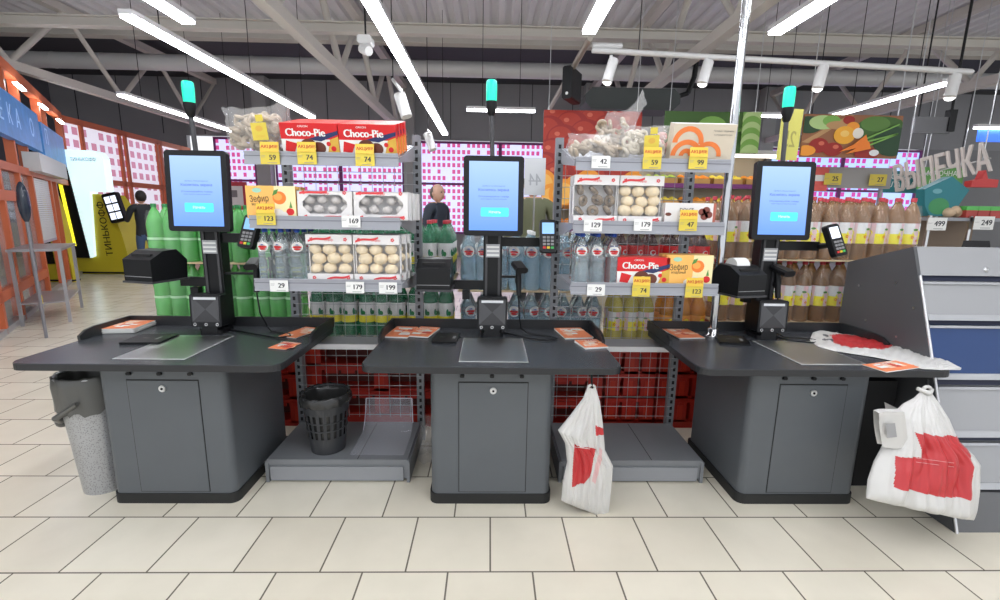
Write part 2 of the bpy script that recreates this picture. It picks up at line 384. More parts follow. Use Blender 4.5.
# track with spotlights
a = at(592,50,5.8); b = at(972,72,5.8)
o = empty('spotlight_rail', a, 'white ceiling rail running crosswise to the right of centre', 'rail')
MB().bar((0,0,0),b-a,.05,white_m).build('rail', o)
for t_ in (.12,.6): 
    c = (b-a)*t_; MB().rod(c, c+Vector((0,0,6.2-a.z)), .006, blackm_m, 5).build('suspension_wire', o)
MB().bar((0,0,.05),(.35,0,.05),.05,white_m).build('end_box', o)
lensm = mat('spot_lens',(1,1,1),.3,emit=2.)
for px, py, lb in ((611,60,'white spotlight at the left end of the ceiling rail'),(706,62,'white spotlight on the rail just left of the chrome pole'),(821,67,'white spotlight on the rail above the vegetable poster'),(953,76,'white spotlight at the right end of the ceiling rail')):
    p = at(px,py,5.8); o = empty('spotlight', p, lb, 'spotlight')
    MB().rod((0,0,.05),(0,0,-.02),.02,white_m).build('bracket', o); MB().rod((.03,0,.0),(-.05,-.06,-.26),.06,white_m,14).build('lamp_body', o); MB().rod((-.05,-.06,-.26),(-.051,-.061,-.262),.05,lensm,14).build('lens', o)
for (ax,ay,bx,by,Y,sx,sy,lb) in ((393,80,410,103,7.5,403,106,'white spotlight on a short rail above the red snack boxes'),(428,131,434,139,10.,430,142,'tiny distant white spotlight left of the middle beacon')):
    a = at(ax,ay,Y); b = at(bx,by,Y); b.y -= .6; o = empty('spotlight', a, lb, 'spotlight')
    MB().bar((0,0,0),b-a,.05,white_m).build('rail', o); c = at(sx,sy,Y-.3)-a
    MB().rod(c+Vector((-.05,0,.16)),c+Vector((.06,-.05,-.16)),.085,white_m,14).build('lamp_body', o)
    MB().rod((0,0,0),(0,0,6.2-a.z),.008,blackm_m,5).build('suspension_wire', o)
# ceiling camera, loudspeaker, dark fan-coil, hanging boxes
p = at(366,47,6.5); o = empty('ceiling_camera', p, 'small white device hanging on a black cable above the snack boxes', 'camera')
MB().rod((0,0,.1),(0,0,6.2-p.z),.012,blackm_m,6).build('cable', o); MB().box(-.09,.09,-.09,.09,.02,.12,white_m,bev=.02).build('junction_box', o); MB().rod((-.05,0,-.02),(.06,-.1,-.08),.06,white_m,12).build('camera_head', o)
p = at(572,85,6.8); o = empty('hanging_projector', p, 'small black box hanging under a slanted beam left of the rail', 'box', rz=-.5)
MB().box(-.07,.07,-.2,.2,-.22,.2,black_m,bev=.02).build('case', o); MB().disc(.0,-.15,.02,.02,white_m,T(0,-.201,0) @ FRONT).build('lens', o)
a = at(590,38,5.6); b = at(548,112,9.5)
tag(MB().bar((0,0,0),b-a,.06,mat('slant_beam',(.33,.30,.26),.5)).build('cable_tray', loc=a), 'brown slanted cable tray behind the small black hanging box', 'cable tray')
p = at(631,103,9.5); o = empty('air_conditioner', p, 'dark ceiling air unit seen above the tomato poster', 'air conditioner')
MB().box(-.95,.85,-.3,.3,-.18,.2,mat('ac_dark',(.06,.07,.07),.6),bev=.12).build('case', o); MB().tube([(.8,0,.1),(1.1,0,.2),(1.2,0,.5),(1.25,0,1.2)],.05,black_m).build('hose', o)
p = at(952,110,8.0); o = empty('ceiling_bracket', p, 'black hanging bracket with a cable above the bakery letters', 'bracket')
MB().rod((0,0,0),(0,0,6.2-p.z),.02,blackm_m,6).build('cable', o); MB().box(-.06,.06,-.05,.05,-.35,0,black_m).build('bracket', o); MB().box(-.62,0,-.03,.03,-.38,-.12,mat('dk_panel',(.14,.14,.15),.5)).build('panel', o)
MB().rod((-.55,0,-.12),(-.55,0,6.2-p.z),.012,blackm_m,6).build('cable', o)
# ================================================================== SELF CHECKOUT KIOSKS
screen_m = mat('screen_blue', (.22,.42,1.0), .15, emit=.62, ecol=(.20,.38,1.0))
def screen_grad():
    m = bpy.data.materials.new('screen_display'); m.use_nodes = True; nt = m.node_tree; b = nt.nodes['Principled BSDF']
    tc = nt.nodes.new('ShaderNodeTexCoord'); sp = nt.nodes.new('ShaderNodeSeparateXYZ'); cr = nt.nodes.new('ShaderNodeValToRGB'); mr = nt.nodes.new('ShaderNodeMapRange')
    mr.inputs[1].default_value = -.22; mr.inputs[2].default_value = .22
    cr.color_ramp.elements[0].color = (.13,.33,.98,1); cr.color_ramp.elements[1].color = (.42,.62,1,1)
    L = nt.links.new; L(tc.outputs['Object'], sp.inputs[0]); L(sp.outputs[2], mr.inputs[0]); L(mr.outputs[0], cr.inputs[0]); L(cr.outputs[0], b.inputs['Emission Color'])
    b.inputs['Emission Strength'].default_value = .75; b.inputs['Base Color'].default_value = (.03,.04,.06,1); b.inputs['Roughness'].default_value = .12
    return m
scr_m = screen_grad()
scrtext_m = mat('screen_text', (.03,.05,.30), .3, emit=.5, ecol=(.02,.05,.45)); btn_m = mat('screen_button', (.05,.45,.60), .3, emit=.7, ecol=(.06,.50,.66)); btxt_m = mat('button_text', (.5,.9,1), .3, emit=.9, ecol=(.5,.9,1.))
glass_m = mat('scanner_glass', (.10,.10,.115), .12, spec=.8); lblue_m = mat('terminal_screen', (.15,.3,.6), .2, emit=.5, ecol=(.25,.5,.9)); wscr_m = mat('bright_screen', (.7,.75,.85), .2, emit=.8, ecol=(.8,.85,1))
grey2_m = mat('mid_grey', (.25,.25,.26), .4)
leaf_m = mat('leaflet_orange', (.85,.25,.10), .5); leafr_m = mat('leaflet_red', (.62,.06,.03), .5); leafp_m = mat('leaflet_pale', (.93,.62,.45), .5)
def cyl_ring(mb, c, r, m, X): mb.torus((0,0,0), r, r*.16, m, X, 18, 5)
def kiosk(cx, label, plate_dx, mon_dx, pr_dx, pin_dx, gun_dx, pin_scr=lblue_m, pr_rot=0., roll=False, prz=0., bz=0.):
    o = empty('self_checkout_kiosk', (cx,2.435,0), label, 'self-checkout')
    B = lambda: MB()
    B().slab(rrect(-.355,.355,-.005,.70,.07,6,(.05,.05,.02,.02)),0,.062,plinth_m).build('plinth', o)
    B().slab(rrect(-.345,.345,.0,.68,.07,6,(.045,.045,.02,.02)),.062,.83,body_m).build('cabinet_body', o)
    d = B().box(-.186,.204,-.0015,.004,.073,.747,blackm_m); d.box(-.182,.200,-.004,.004,.077,.741,body_m); dd = d.build('door', o)
    l = B(); l.rod((.008,-.004,.697),(.008,-.012,.697),.019,steel_m,18); l.torus((.008,-.013,.697),.012,.003,white_m,RX(PI/2)); l.rod((.008,-.012,.697),(.008,-.0155,.697),.006,black_m,10); l.build('lock', dd)
    for i in (-.165,.0,.165): B().box(i-.012,i+.012,-.012,.002,.773,.790,black_m,bev=.004).build('clip', o)
    # desk top with rounded front corners
    out = rrect(-.70,.70,-.115,.745,.07,6,(.075,.075,.03,.03))
    B().slab(out,.832,.866,edge_m).slab([(x*.996,y*.996+.0015) for x,y in out],.866,.870,desk_m).build('desk_top', o)
    # raised guard: back and both rear sides
    h = .065
    B().box(-.695,.695,.727,.742,.87,.87+h,edge_m).build('back_guard', o)
    for sx in (-1,1):
        pr = [(0,.87),(.42,.87),(.42,.87+h)]; pr += [(.30-.0-.30*t,.87+h-(h-.006)*(t**2.2)) for t in (0,.3,.6,.8,.92,1)]
        g = B(); P = [(.742-.42+a,b) for a,b in [(0,.87),(.42,.87),(.42,.87+h),(.12,.87+h),(.05,.87+h*.86),(.0,.87+h*.45)]]
        x0 = sx*.695-(.008); g.add([(x0,a,b) for a,b in P]+[(x0+.016,a,b) for a,b in P],[tuple(range(5,-1,-1)),tuple(range(6,12))]+[(i,(i+1)%6,6+(i+1)%6,6+i) for i in range(6)],edge_m).build('side_guard', o)
    # scale plate
    p = plate_dx
    B().box(p-.195,p+.195,-.035,.462,.8695,.8712,black_m).box(p-.190,p+.190,-.031,.457,.870,.8728,paper_m).box(p-.187,p+.187,-.028,.454,.870,.8735,steel_m).build('scale_plate', o)
    B().add([(p-.235+.03*math.cos(i*PI/8),.47+.03*math.sin(i*PI/8),.8708) for i in range(16)]+[(p-.235,.47,.8708)],[(i,(i+1)%16,16) for i in range(16)],black_m).build('speaker_hole', o)
    m = mon_dx
    # post
    po = B(); po.slab(rrect(m-.075,m+.075,.50,.66,.03),.87,.895,black_m); po.box(m-.062,m+.062,.60,.69,.89,1.60,black_m,bev=.01); po.box(m-.05,m-.035,.592,.602,1.1,1.6,mat('dark_grey',(.05,.05,.055),.4)); po.box(m+.035,m+.05,.592,.602,1.1,1.6,mat('dark_grey')); 
    po = po.build('post', o)
    lb = B().box(m-.045,m+.045,.585,.592,1.385,1.47,mat('sticker_grey',(.42,.43,.45),.5)); 
    for i in range(3): lb.box(m-.04,m+.04,.583,.585,1.395+i*.026,1.405+i*.026,paper_m)
    lb.build('sticker', po)
    # scanner
    s = B(); X = T(m,.505,1.03) @ RX(-.05)
    s.box(-.097,.097,-.03,.05,-.105,.105,black_m,X,bev=.008); s.box(-.05,.05,.0,.05,-.16,-.10,black_m,X); sc_ = s.build('scanner', o)
    s = B(); s.rect(-.085,.085,-.075,.09,glass_m,X @ T(0,-.0312,0) @ FRONT)
    for q in ((-1,0),(1,0),(0,-1),(0,1)):
        g_ = mat('scanner_facet_a',(.06,.06,.065),.15) if q[0] else mat('scanner_facet_b',(.03,.03,.033),.15)
        s.poly([(0,.008),(.085*(q[0] or -1)*(1 if q[0] else 1),.008+.083*(q[1] or -1)) ,(.085*(q[0] or 1),.008+.083*(q[1] or 1))],g_,X @ T(0,-.0318,0) @ FRONT)
    s.rect(-.07,.07,.07,.086,mat('scanner_light',(.65,.66,.68),.3),X @ T(0,-.0325,0) @ FRONT)
    for i in (-.07,0,.07): s.torus((0,0,0),.008,.002,white_m,X @ T(i,-.033,-.09) @ RX(PI/2),10,4)
    s.build('scanner_window', sc_)
    # monitor (leaning back a little)
    X = T(m,.535,1.772) @ RX(-.06)
    s = B(); R_ = rrect(-.188,.188,-.245,.245,.022,5); s.prism(R_,-.02,.02,black_m,X); s.prism(rrect(-.15,.15,-.2,.2,.02,4),.02,.05,black_m,X); s.prism(rrect(-.05,.05,-.16,.1,.02,4),.05,.075,black_m,X)
    mo = s.build('monitor', o)
    s = B().box(-.153,.153,-.0012,.0,-.212,.212,scr_m).build('screen', mo); s.matrix_parent_inverse = I4; s.location = (m,.535,1.772); s.rotation_euler = (-.06,0,0); s.location = X @ Vector((0,-.0212,0))
    s = B(); Y = X @ T(0,-.0236,0) @ FRONT
    s.text('Добро пожаловать!',.010,scrtext_m,Y @ T(0,.062,0),.0,width=.14); s.text('Коснитесь экрана',.022,scrtext_m,Y @ T(0,.038,0),.015,width=.19); s.text('Отсканируйте товар',.013,scrtext_m,Y @ T(0,-.002,0),.0,width=.19); s.text('или карту покупателя',.009,scrtext_m,Y @ T(0,-.018,0),.0,width=.16)
    s.prism(rrect(-.088,.088,-.028,.028,.008,3),0,.0008,btn_m,X @ T(.008,-.0236,-.098)); s.text('Начать',.022,btxt_m,X @ T(.008,-.0247,-.098) @ FRONT,.01)
    s.build('screen_content', mo)
    # beacon
    B().rod((m-.01,.56,2.0),(m-.02,.56,2.29+bz),.014,mat('dark_grey'),12).lathe([(.014,0),(.022,.01),(.034,.06),(.036,.085)],black_m,16,T(m-.02,.56,2.255+bz)).build('beacon_pole', o)
    B().lathe([(.031,0),(.033,.02),(.034,.09),(.032,.115),(.026,.122)],beacon_m,18,T(m-.02,.56,2.34+bz)).build('beacon', o)
    # printer on its arm
    s = B(); s.box(m+pr_dx+.06,m-.05,.62,.65,1.165,1.225,black_m); s.box(m+pr_dx*.55,m+pr_dx*.55+.05,.60,.65,1.10,1.16,black_m); s.build('printer_arm', o)
    X = T(m+pr_dx,.50,1.18+prz) @ RZ(pr_rot)
    def side(P, x0, x1, mb, mm): mb.add([(x0,a,b) for a,b in P]+[(x1,a,b) for a,b in P],[tuple(range(len(P)-1,-1,-1)),tuple(range(len(P),2*len(P)))]+[(i,(i+1)%len(P),len(P)+(i+1)%len(P),len(P)+i) for i in range(len(P))],mm,False,X)
    s = B(); side([(-.12,.0),(.12,.0),(.13,.12),(.06,.19),(-.03,.185),(-.12,.135)],-.105,.105,s,black_m); s.box(-.112,.112,-.13,.13,-.008,.004,mat('dark_grey'),X); pt = s.build('receipt_printer', o)
    s = B(); s.box(-.07,.07,-.09,-.07,.152,.168,blackm_m,X); s.box(-.1,.1,-.1215,-.119,.03,.034,grey2_m,X); s.build('paper_slot', pt)
    if roll: 
        s = B(); s.rod((-.05,.02,.175),(.05,.02,.175),.055,paper_m,20,None,True) ; 
        for v in range(len(s.v)): s.v[v] = X @ s.v[v]
        s.build('paper_roll', pt)
    # card terminal on its arm
    s = B(); s.box(m+.05,m+pin_dx,.62,.65,1.455,1.515,black_m); s.rod((m+pin_dx,.635,1.48),(m+pin_dx,.53,1.5),.018,black_m,8); s.build('terminal_arm', o)
    X = T(m+pin_dx,.49,1.53) @ RZ(.25*(1 if cx>1 else (-.7 if cx<-1 else 0))) @ RX(-.35) @ RY(.10*(1 if cx<-1 else (-1.6 if cx>1 else 0)))
    s = B(); s.prism(rrect(-.052,.052,-.105,.105,.018,4),-.018,.02,black_m,X); te = s.build('card_terminal', o)
    s = B(); s.rect(-.038,.038,.012,.085,pin_scr,X @ T(0,-.0188,0) @ FRONT); s.build('terminal_screen', te)
    s = B(); cols = [grey2_m]*9+[mat('key_red',(.6,.03,.03)),mat('key_yellow',(.7,.55,.03)),mat('key_green',(.05,.45,.10))]
    for i in range(12): a = (i%3-1)*.025; b = -.012-(i//3)*.022; s.box(a-.009,a+.009,-.022,-.018,b-.007,b+.007,cols[i],X)
    s.build('keypad', te)
    # handheld reader in a cradle
    g = m+gun_dx
    s = B(); s.box(m+.05,g,.62,.645,1.245,1.26,black_m); s.rod((g,.63,1.25),(g,.58,1.22),.02,black_m,8); s.build('reader_arm', o)
    s = B(); 
    s.box(-.04,.04,-.08,.05,-.018,.022,black_m,T(g,.55,1.33) @ RX(.25) @ RZ(.2),bev=.012); s.rod((g,.585,1.32),(g+.004,.55,1.14),.021,black_m,10,.017)
    s.tube([(g+.004,.55,1.14),(g+.01,.56,1.0),(g+.03,.60,.90),(g+.08,.55,.878),(g+.22,.50,.878),(g+.25,.44,.878),(g+.18,.40,.878),(g+.05,.46,.878),(m+.06,.60,.878)],.005,black_m)
    s.build('handheld_reader', o)
    return o
kL = kiosk(-1.79,'left self-checkout with its receipt printer beside the grey wire bin',-.030,-.015,-.295,.315,.29,pr_rot=-.25,prz=.045,bz=-.045)
kC = kiosk(.02,'middle self-checkout between the two shelving bays',.008,.0,-.365,.345,.17,prz=.015)
kR = kiosk(1.83,'right self-checkout holding a white bag, beside the chrome pole',.09,.03,-.245,.345,.06,wscr_m,pr_rot=.25,roll=True)
# ------------------------------------------------------------------ things on the desks
DZ = .871
def leaflets(pts, label, seed, n=6, group=None):     # pts: list of (px,py,rot)
    random.seed(seed); cx = sum(p[0] for p in pts)/len(pts); cy = sum(p[1] for p in pts)/len(pts)
    for px, py, rot, w_, h_, lb in pts:
        p = atz(px,py,DZ); o = empty('leaflet_stack', (p.x,p.y,DZ+.001), lb, 'leaflets', rot)
        s = MB(); z = 0
        for i in range(n):
            s.box(-w_/2,w_/2,-h_/2,h_/2,z,z+.0018,paper_m if i<n-1 else leaf_m,T(random.uniform(-.003,.003),random.uniform(-.003,.003),0) @ RZ(random.uniform(-.03,.03))); z += .0024
        s.build('paper_stack', o)
        t = MB(); zz = z-.0002
        for i in range(13):
            a = random.uniform(-w_*.42,w_*.22); b = random.uniform(-h_*.38,h_*.25); t.rect(a,a+random.uniform(.03,.07),b,b+random.uniform(.015,.04),random.choice([leafr_m,leafp_m,paper_m,leafp_m]),T(0,0,zz+i*.0002))
        t.text('СКИДКИ',.03,paper_m,T(0,h_*.33,zz+.002),.02); t.build('printed_cover', o)
leaflets([(129,329,.10,.21,.24,'thick stack of orange leaflets at the far left of the left desk')],0,1,14)
leaflets([(301,333,-.30,.13,.26,'orange leaflets at the right rear corner of the left desk')],0,2,3)
leaflets([(285,346,-.25,.12,.14,'pale orange leaflet in front of the others on the left desk, by the guard')],0,9,2)
leaflets([(402,333,-.1,.15,.27,'orange leaflet stack on the middle desk, touching its left guard'),(424,333,-.2,.14,.25,'orange leaflet stack on the middle desk, nearer the dark speaker disc')],0,3,5)
leaflets([(573,334,.15,.19,.26,'orange leaflet stack at the right rear of the middle desk'),(591,345,.2,.15,.17,'pale orange leaflet pile in front of the right guard of the middle desk')],0,4,5)
leaflets([(682,334,.1,.18,.26,'orange leaflets at the left rear corner of the right desk')],0,5,4)
leaflets([(892,367,.3,.28,.12,'orange leaflets sticking out under the white bag on the right desk')],0,6,3)
def pad(px, py, rot, label, w_=.15, h_=.11):
    p = atz(px,py,DZ); o = empty('card_reader_pad', (p.x,p.y,DZ+.001), label, 'card reader', rot)
    s = MB().slab(rrect(-w_/2,w_/2,-h_/2,h_/2,.01,3),0,.012,black_m); s.build('pad', o)
    t = MB(); t.text('PAY',.02,grey2_m,T(-.02,.0,.0125),.01); t.rect(.045,.062,-.03,.03,grey2_m,T(0,0,.0125)); t.build('marking', o)
pad(150,340,.05,'flat black card reader pad on the left desk',.23,.20); pad(446,339,-.05,'flat black card reader pad on the middle desk',.15,.22); pad(732,341,-.30,'flat black card reader pad on the right desk, near the chrome pole foot',.18,.20)
# chrome pole
p = atz(714,330,DZ); o = empty('chrome_pole', (1.525,3.02,DZ), 'tall chrome pole rising from the right desk to the ceiling', 'pole')
MB().rod((0,0,0),(0,0,5.3),.026,chrome_m,20).build('tube', o); MB().lathe([(.055,0),(.055,.008),(.036,.014),(.036,.05),(.028,.055)],chrome_m,20).build('flange', o)
# ================================================================== GONDOLAS
SHF = 2.66; BK = 3.20
TZ = [(.80,2.98),(1.262,SHF),(1.618,SHF),(1.965,SHF)]     # shelf top heights and front Y
TILT = .26
def gondola(x0, x1, label):
    o = empty('shelving_unit', ((x0+x1)/2,BK,0), label, 'shelving'); hw = (x1-x0)/2
    for sx in (-1,1):
        cx_ = sx*(hw+.0); s = MB(); s.box(cx_-.026,cx_+.026,-.0,.05,0,2.17,upr_m); z = .1
        while z < 2.13: 
            s.box(cx_-.009,cx_+.009,-.0012,.0,z,z+.026,blackm_m)
            z += .05
        s.build('upright', o)
    f0 = 2.645-BK
    s = MB(); s.box(-hw+.0,hw,f0+.012,-.02,.02,.115,base_m); s.box(-hw+.02,hw-.03,f0,f0+.014,.012,.105,shelfgrey_m if 0 else mat('base_front',(.27,.28,.30),.4)); s.box(-hw,hw,f0+.004,-.02,.118,.152,base_m,bev=.004); s.box(hw*.28-.002,hw*.28+.002,f0+.01,-.03,.1525,.153,blackm_m)
    for sx in (-1,1): s.box(sx*hw-.01,sx*hw+.01,f0-.0,-.02,.0,.14,base_m)
    s.build('base_shelf', o)
    for z, Y in TZ:
        g = empty('x',(0,0,0),'','') if 0 else None
        y = Y-BK; top = (z == TZ[3][0])
        X = T(0,y,z) @ (RX(TILT) if top else I4)
        D = -y-.02
        s = MB(); s.box(-hw+.02,hw-.02,0,D,-.022,-.002,shelfgrey_m,X); 
        for sx in (-1,1):
            q = sx*(hw-.012); P = [(0,-.004),(D,-.004),(D,-.09),(D*.8,-.09),(0,-.03)]
            s.add([(q-.004,a,b) for a,b in P]+[(q+.004,a,b) for a,b in P],[tuple(range(4,-1,-1)),tuple(range(5,10))]+[(i,(i+1)%5,5+(i+1)%5,5+i) for i in range(5)],shelfgrey_m,False,X)
        sh = s.build('shelf', o)
        if z < 1: s = MB(); s.box(-hw+.02,hw-.02,-.012,0,-.035,.0,mat('rail_pale',(.55,.55,.56),.4))
        else:
            s = MB(); s.box(-hw+.015,hw-.015,-.008,0,-.052,.018,rail_m); s.box(-hw+.015,hw-.015,-.013,-.008,-.054,-.040,rail_m); s.box(-hw+.015,hw-.015,-.012,-.008,.010,.018,rail_m); s.box(-hw+.015,hw-.015,-.011,-.008,-.008,-.004,mat('rail_line',(.17,.17,.2),.4))
        if z < 1: s.M = I4
        ro = s.build('price_rail', sh); ro.location = (0,y,z)
    s = MB(); s.box(-hw,hw,.0,.0+.0,0,0,wire_m) if 0 else None
    z = .20
    while z < 2.13: s.rod((-hw,.0,z),(hw,.0,z),.0022,wire_m,4,cap=False); z += .075
    x = -hw+.045
    while x < hw: s.rod((x,.005,.18),(x,.005,2.12),.0018,wire_m,4,cap=False); x += .075
    s.build('wire_back', o)
    return o
gondola(-1.365,-.495,'left grey shelving bay between the left and middle checkouts')
gondola(.46,1.36,'right grey shelving bay between the middle checkout and chrome pole')
# transparent bent sheet and bin on base
o = empty('plastic_sheet', (-.70,2.98,.154), 'bent clear plastic sheet leaning at the back of the left base shelf', 'plastic sheet')
P = [[(x,y,z) for x in (-.17,-.06,.06,.17)] for y,z in ((-.28,.0),(-.1,.002),(.04,.01),(.08,.05),(.10,.12),(.11,.22))]
MB().grid(P,acryl_m).build('panel', o)
MB().tube([(-.17,.04,.01),(-.17,.08,.05),(-.165,.10,.12),(-.16,.11,.22),(.16,.11,.22),(.17,.08,.05)],.003,mat('clear_edge',(.7,.65,.75),.2)).build('edge_strip', o)
def bag_rim(r, z, m, mb, drop=.09, n=48, X=I4, sd=0):
    P = []
    for rr, zz in ((r*.80,z-.12),(r*.93,z-.03),(r*1.0,z+.012),(r*1.05,z+.005),(r*1.07,z-.04),(r*1.05,z-drop)):
        P.append([((rr*(1+.05*noise1(a*.5,zz*30,sd)))*math.cos(2*PI*a/n), (rr*(1+.05*noise1(a*.5,zz*30,sd)))*math.sin(2*PI*a/n), zz+(.02*noise1(a*.7,1,sd) if zz < z-.05 else .006*noise1(a*.9,2,sd))) for a in range(n)])
    mb.M = X; mb.grid(P,m,True); mb.M = I4
binblk = mat('bin_dark', (.035,.037,.042), .45); bagblk = mat('black_bag', (.03,.03,.03), .22); baggrey = mat('grey_bag', (.10,.10,.095), .3)
def waste_bin(loc, label, rb, rt_, h, m, bagm, drop, holes):
    o = empty('waste_bin', loc, label, 'bin')
    s = MB(); n = 40; pr = []
    for k in range(15): t = k/14; pr.append((rb+(rt_-rb)*t, h*t))
    vs = []; fs = []
    for k,(r,z) in enumerate(pr): vs += [(r*math.cos(2*PI*i/n), r*math.sin(2*PI*i/n), z) for i in range(n)]
    for k in range(14):
        for i in range(n):
            if holes and 4 <= k <= 9 and i % 2 == 0 : continue
            fs.append((k*n+i,k*n+(i+1)%n,(k+1)*n+(i+1)%n,(k+1)*n+i))
    s.add(vs,fs,m,True); s.add(vs[:n],[tuple(range(n))],m)
    if holes: 
        for k in (6,8): s.torus((0,0,pr[k][1]),pr[k][0],.004,m,I4,40,5)
    s.torus((0,0,h),rt_,.007,m,I4,40,6)
    s.build('bucket', o)
    s = MB(); bag_rim(rt_,h,bagm,s,drop)
    if holes: s.lathe([(rb*.95,.03),(rt_*.82,h-.11)],bagm,24)
    s.build('bin_liner', o)
    return o
waste_bin((-1.035,2.80,.154),'small dark basket bin with a black liner on the left base shelf',.105,.148,.375,binblk,bagblk,.05,True)
def mesh_metal():
    m = bpy.data.materials.new('silver_mesh'); m.use_nodes = True; nt = m.node_tree; b = nt.nodes['Principled BSDF']; L = nt.links.new
    tc = nt.nodes.new('ShaderNodeTexCoord'); v = nt.nodes.new('ShaderNodeTexVoronoi'); v.inputs['Scale'].default_value = 110
    cr = nt.nodes.new('ShaderNodeValToRGB'); cr.color_ramp.elements[0].position = .25; cr.color_ramp.elements[0].color = (.27,.27,.28,1); cr.color_ramp.elements[1].position = .42; cr.color_ramp.elements[1].color = (.44,.45,.47,1)
    L(tc.outputs['Object'], v.inputs['Vector']); L(v.outputs['Distance'], cr.inputs[0]); L(cr.outputs[0], b.inputs['Base Color']); b.inputs['Roughness'].default_value = .35; b.inputs['Metallic'].default_value = .5
    return m
wb = waste_bin((-2.32,2.62,0),'tall silver mesh bin with a grey liner under the left desk',.115,.165,.72,mesh_metal(),baggrey,.20,False)
s = MB(); s.grid([[(-.18+.05*a-.03*b, -.16-.02*b, .54-.045*a+.03*(b-1)) for b in range(3)] for a in range(-1,4)],baggrey); 
s = MB(); s.rod((-.165,-.05,.44),(-.10,-.155,.50),.022,baggrey,8,.015); s.rod((-.10,-.155,.50),(.06,-.185,.60),.018,baggrey,8,.012); s.ball((-.175,-.04,.43),.035,baggrey); s.build('liner_knot', wb)
# crumpled clear packaging behind middle kiosk
s = MB(); random.seed(3)
P = [[(.06*math.cos(a*2*PI/14)*(1+.3*noise1(a,b))*(1-.06*b), .07*math.sin(a*2*PI/14)*(1+.3*noise1(a,b,2)), .012+.035*b) for a in range(14)] for b in range(9)]
s.grid(P,film_m,True,False); tag(s.build('packaging_film',loc=(-.415,2.92,0)),'crumpled clear film stuffed beside the base of the middle checkout','packaging')
# ================================================================== BOTTLES
def bprof(r, h): return [(r*.86,0),(r*.98,h*.02),(r,h*.06),(r*.97,h*.16),(r,h*.2),(r,h*.34),(r*.965,h*.36),(r*.965,h*.56),(r,h*.58),(r*.98,h*.66),(r*.8,h*.76),(r*.5,h*.86),(r*.27,h*.92),(r*.25,h*.955)]
def liquid(name, col, tr=.55, rough=.12): return mat(name, col, rough, trans=tr)
wat_m = liquid('water_clear', (.86,.93,.96), .92, .04); watb_m = liquid('water_blue', (.66,.86,.97), .75, .06); grn_m = liquid('green_bottle', (.22,.80,.22), .55, .08); dgrn_m = liquid('dark_green_bottle', (.02,.36,.16), .55, .06)
lgrn_m = liquid('light_green_bottle', (.30,.75,.25), .6); cola_m = liquid('cola', (.05,.012,.008), .3); tea_m = liquid('pear_soda', (.50,.27,.11), .6, .05); ora_m = liquid('orange_soda', (.90,.38,.03), .5, .06); yel_m = liquid('lemon_soda', (.75,.65,.12), .4)
blue_m = mat('blue_cap', (.02,.08,.45), .4); capg_m = mat('green_cap', (.02,.22,.06), .4); capr_m = mat('red_cap', (.50,.03,.05), .4); capw_m = mat('white_cap', (.8,.8,.8), .4)
pink_m = mat('pink_label', (.80,.58,.60), .5); lemon_m = mat('lemon_yellow', (.90,.80,.03), .5)
def put_label(kind, r, h):
    """wrap-around label, returns builder"""
    s = MB(); n = 24; R = r*1.012
    def band(z0, z1, m, k=1., a0=0, a1=24, n_=24):
        s.add([(R*k*math.cos(2*PI*i/n_-PI/2), R*k*math.sin(2*PI*i/n_-PI/2), z) for z in (z0,z1) for i in range(a0,a1+1)], [(i,i+1,(a1-a0+1)+i+1,(a1-a0+1)+i) for i in range(a1-a0)], m, True)
    def blob(z, dz, da, m, k, c=0.):     # ellipse on the cylinder
        N = 16; s.add([(R*k*math.sin(c+da*math.cos(2*PI*i/N)), -R*k*math.cos(c+da*math.cos(2*PI*i/N)), z+dz*math.sin(2*PI*i/N)) for i in range(N)], [tuple(range(N))], m, False)
    if kind == 'water':
        for c in (0,2.1,4.2): blob(h*.66,h*.095,.74,paper_m,1.03,c); blob(h*.655,h*.022,.56,red_m,1.06,c); blob(h*.615,h*.014,.4,red_m,1.06,c); blob(h*.70,h*.008,.16,blue_m,1.06,c)
    elif kind == 'lemon':
        band(h*.27,h*.60,capw_m); band(h*.27,h*.43,lemon_m,1.01)
        for c in (0,2.1,4.2):
            blob(h*.44,h*.05,.5,lemon_m,1.03,c+.3); blob(h*.50,h*.018,.25,green_m,1.05,c+.1); s.add([],[],red_m)
            band(h*.27,h*.60,pink_m,1.012,int(12+c*3)%24,min(24,int(12+c*3)%24+2))
            blob(h*.38,h*.022,.14,red_m,1.06,c-.15); blob(h*.38,h*.012,.07,lemon_m,1.07,c-.15); blob(h*.33,h*.018,.12,red_m,1.06,c+.35); blob(h*.33,h*.009,.05,lemon_m,1.07,c+.35)
    elif kind == 'mojito':
        band(h*.27,h*.62,capw_m); band(h*.27,h*.39,lemon_m,1.01)
        for c in (0,1.2,2.4,3.6,4.8): blob(h*.46,h*.06,.16,mat('mint',(.03,.22,.12),.5),1.03,c); blob(h*.44,h*.04,.22,capg_m,1.04,c+.25)
    elif kind == 'cola':
        band(h*.46,h*.74,red_m)
        for c in (0,2.1,4.2): blob(h*.62,h*.05,.35,capw_m,1.03,c); blob(h*.63,h*.025,.25,red_m,1.04,c+.05)
    elif kind == 'juice':
        band(h*.37,h*.55,mat('orange_label',(.85,.35,.05),.5)); 
        for c in (0,2.1,4.2): blob(h*.46,h*.035,.3,lemon_m,1.03,c)
    elif kind == 'plain': band(h*.38,h*.42,mat('pale_band',(.5,.8,.5),.4))
    return s
def big_bottle(parent, r, h, lm, capm, kind, first):
    me = first.get('me')
    if me is None:
        a = MB().lathe(bprof(r,h),lm,14).build('bottle',parent); b = put_label(kind,r,h).build('label',a); c = MB().lathe([(r*.31,h*.94),(r*.31,h*.995),(r*.27,h)],capm,12).build('cap',a)
        first['me'] = (a,b,c); return a
    a,b,c = me
    a2 = a.copy(); C.objects.link(a2); a2.parent = parent
    for q in (b,c): q2 = q.copy(); C.objects.link(q2); q2.parent = a2
    return a2
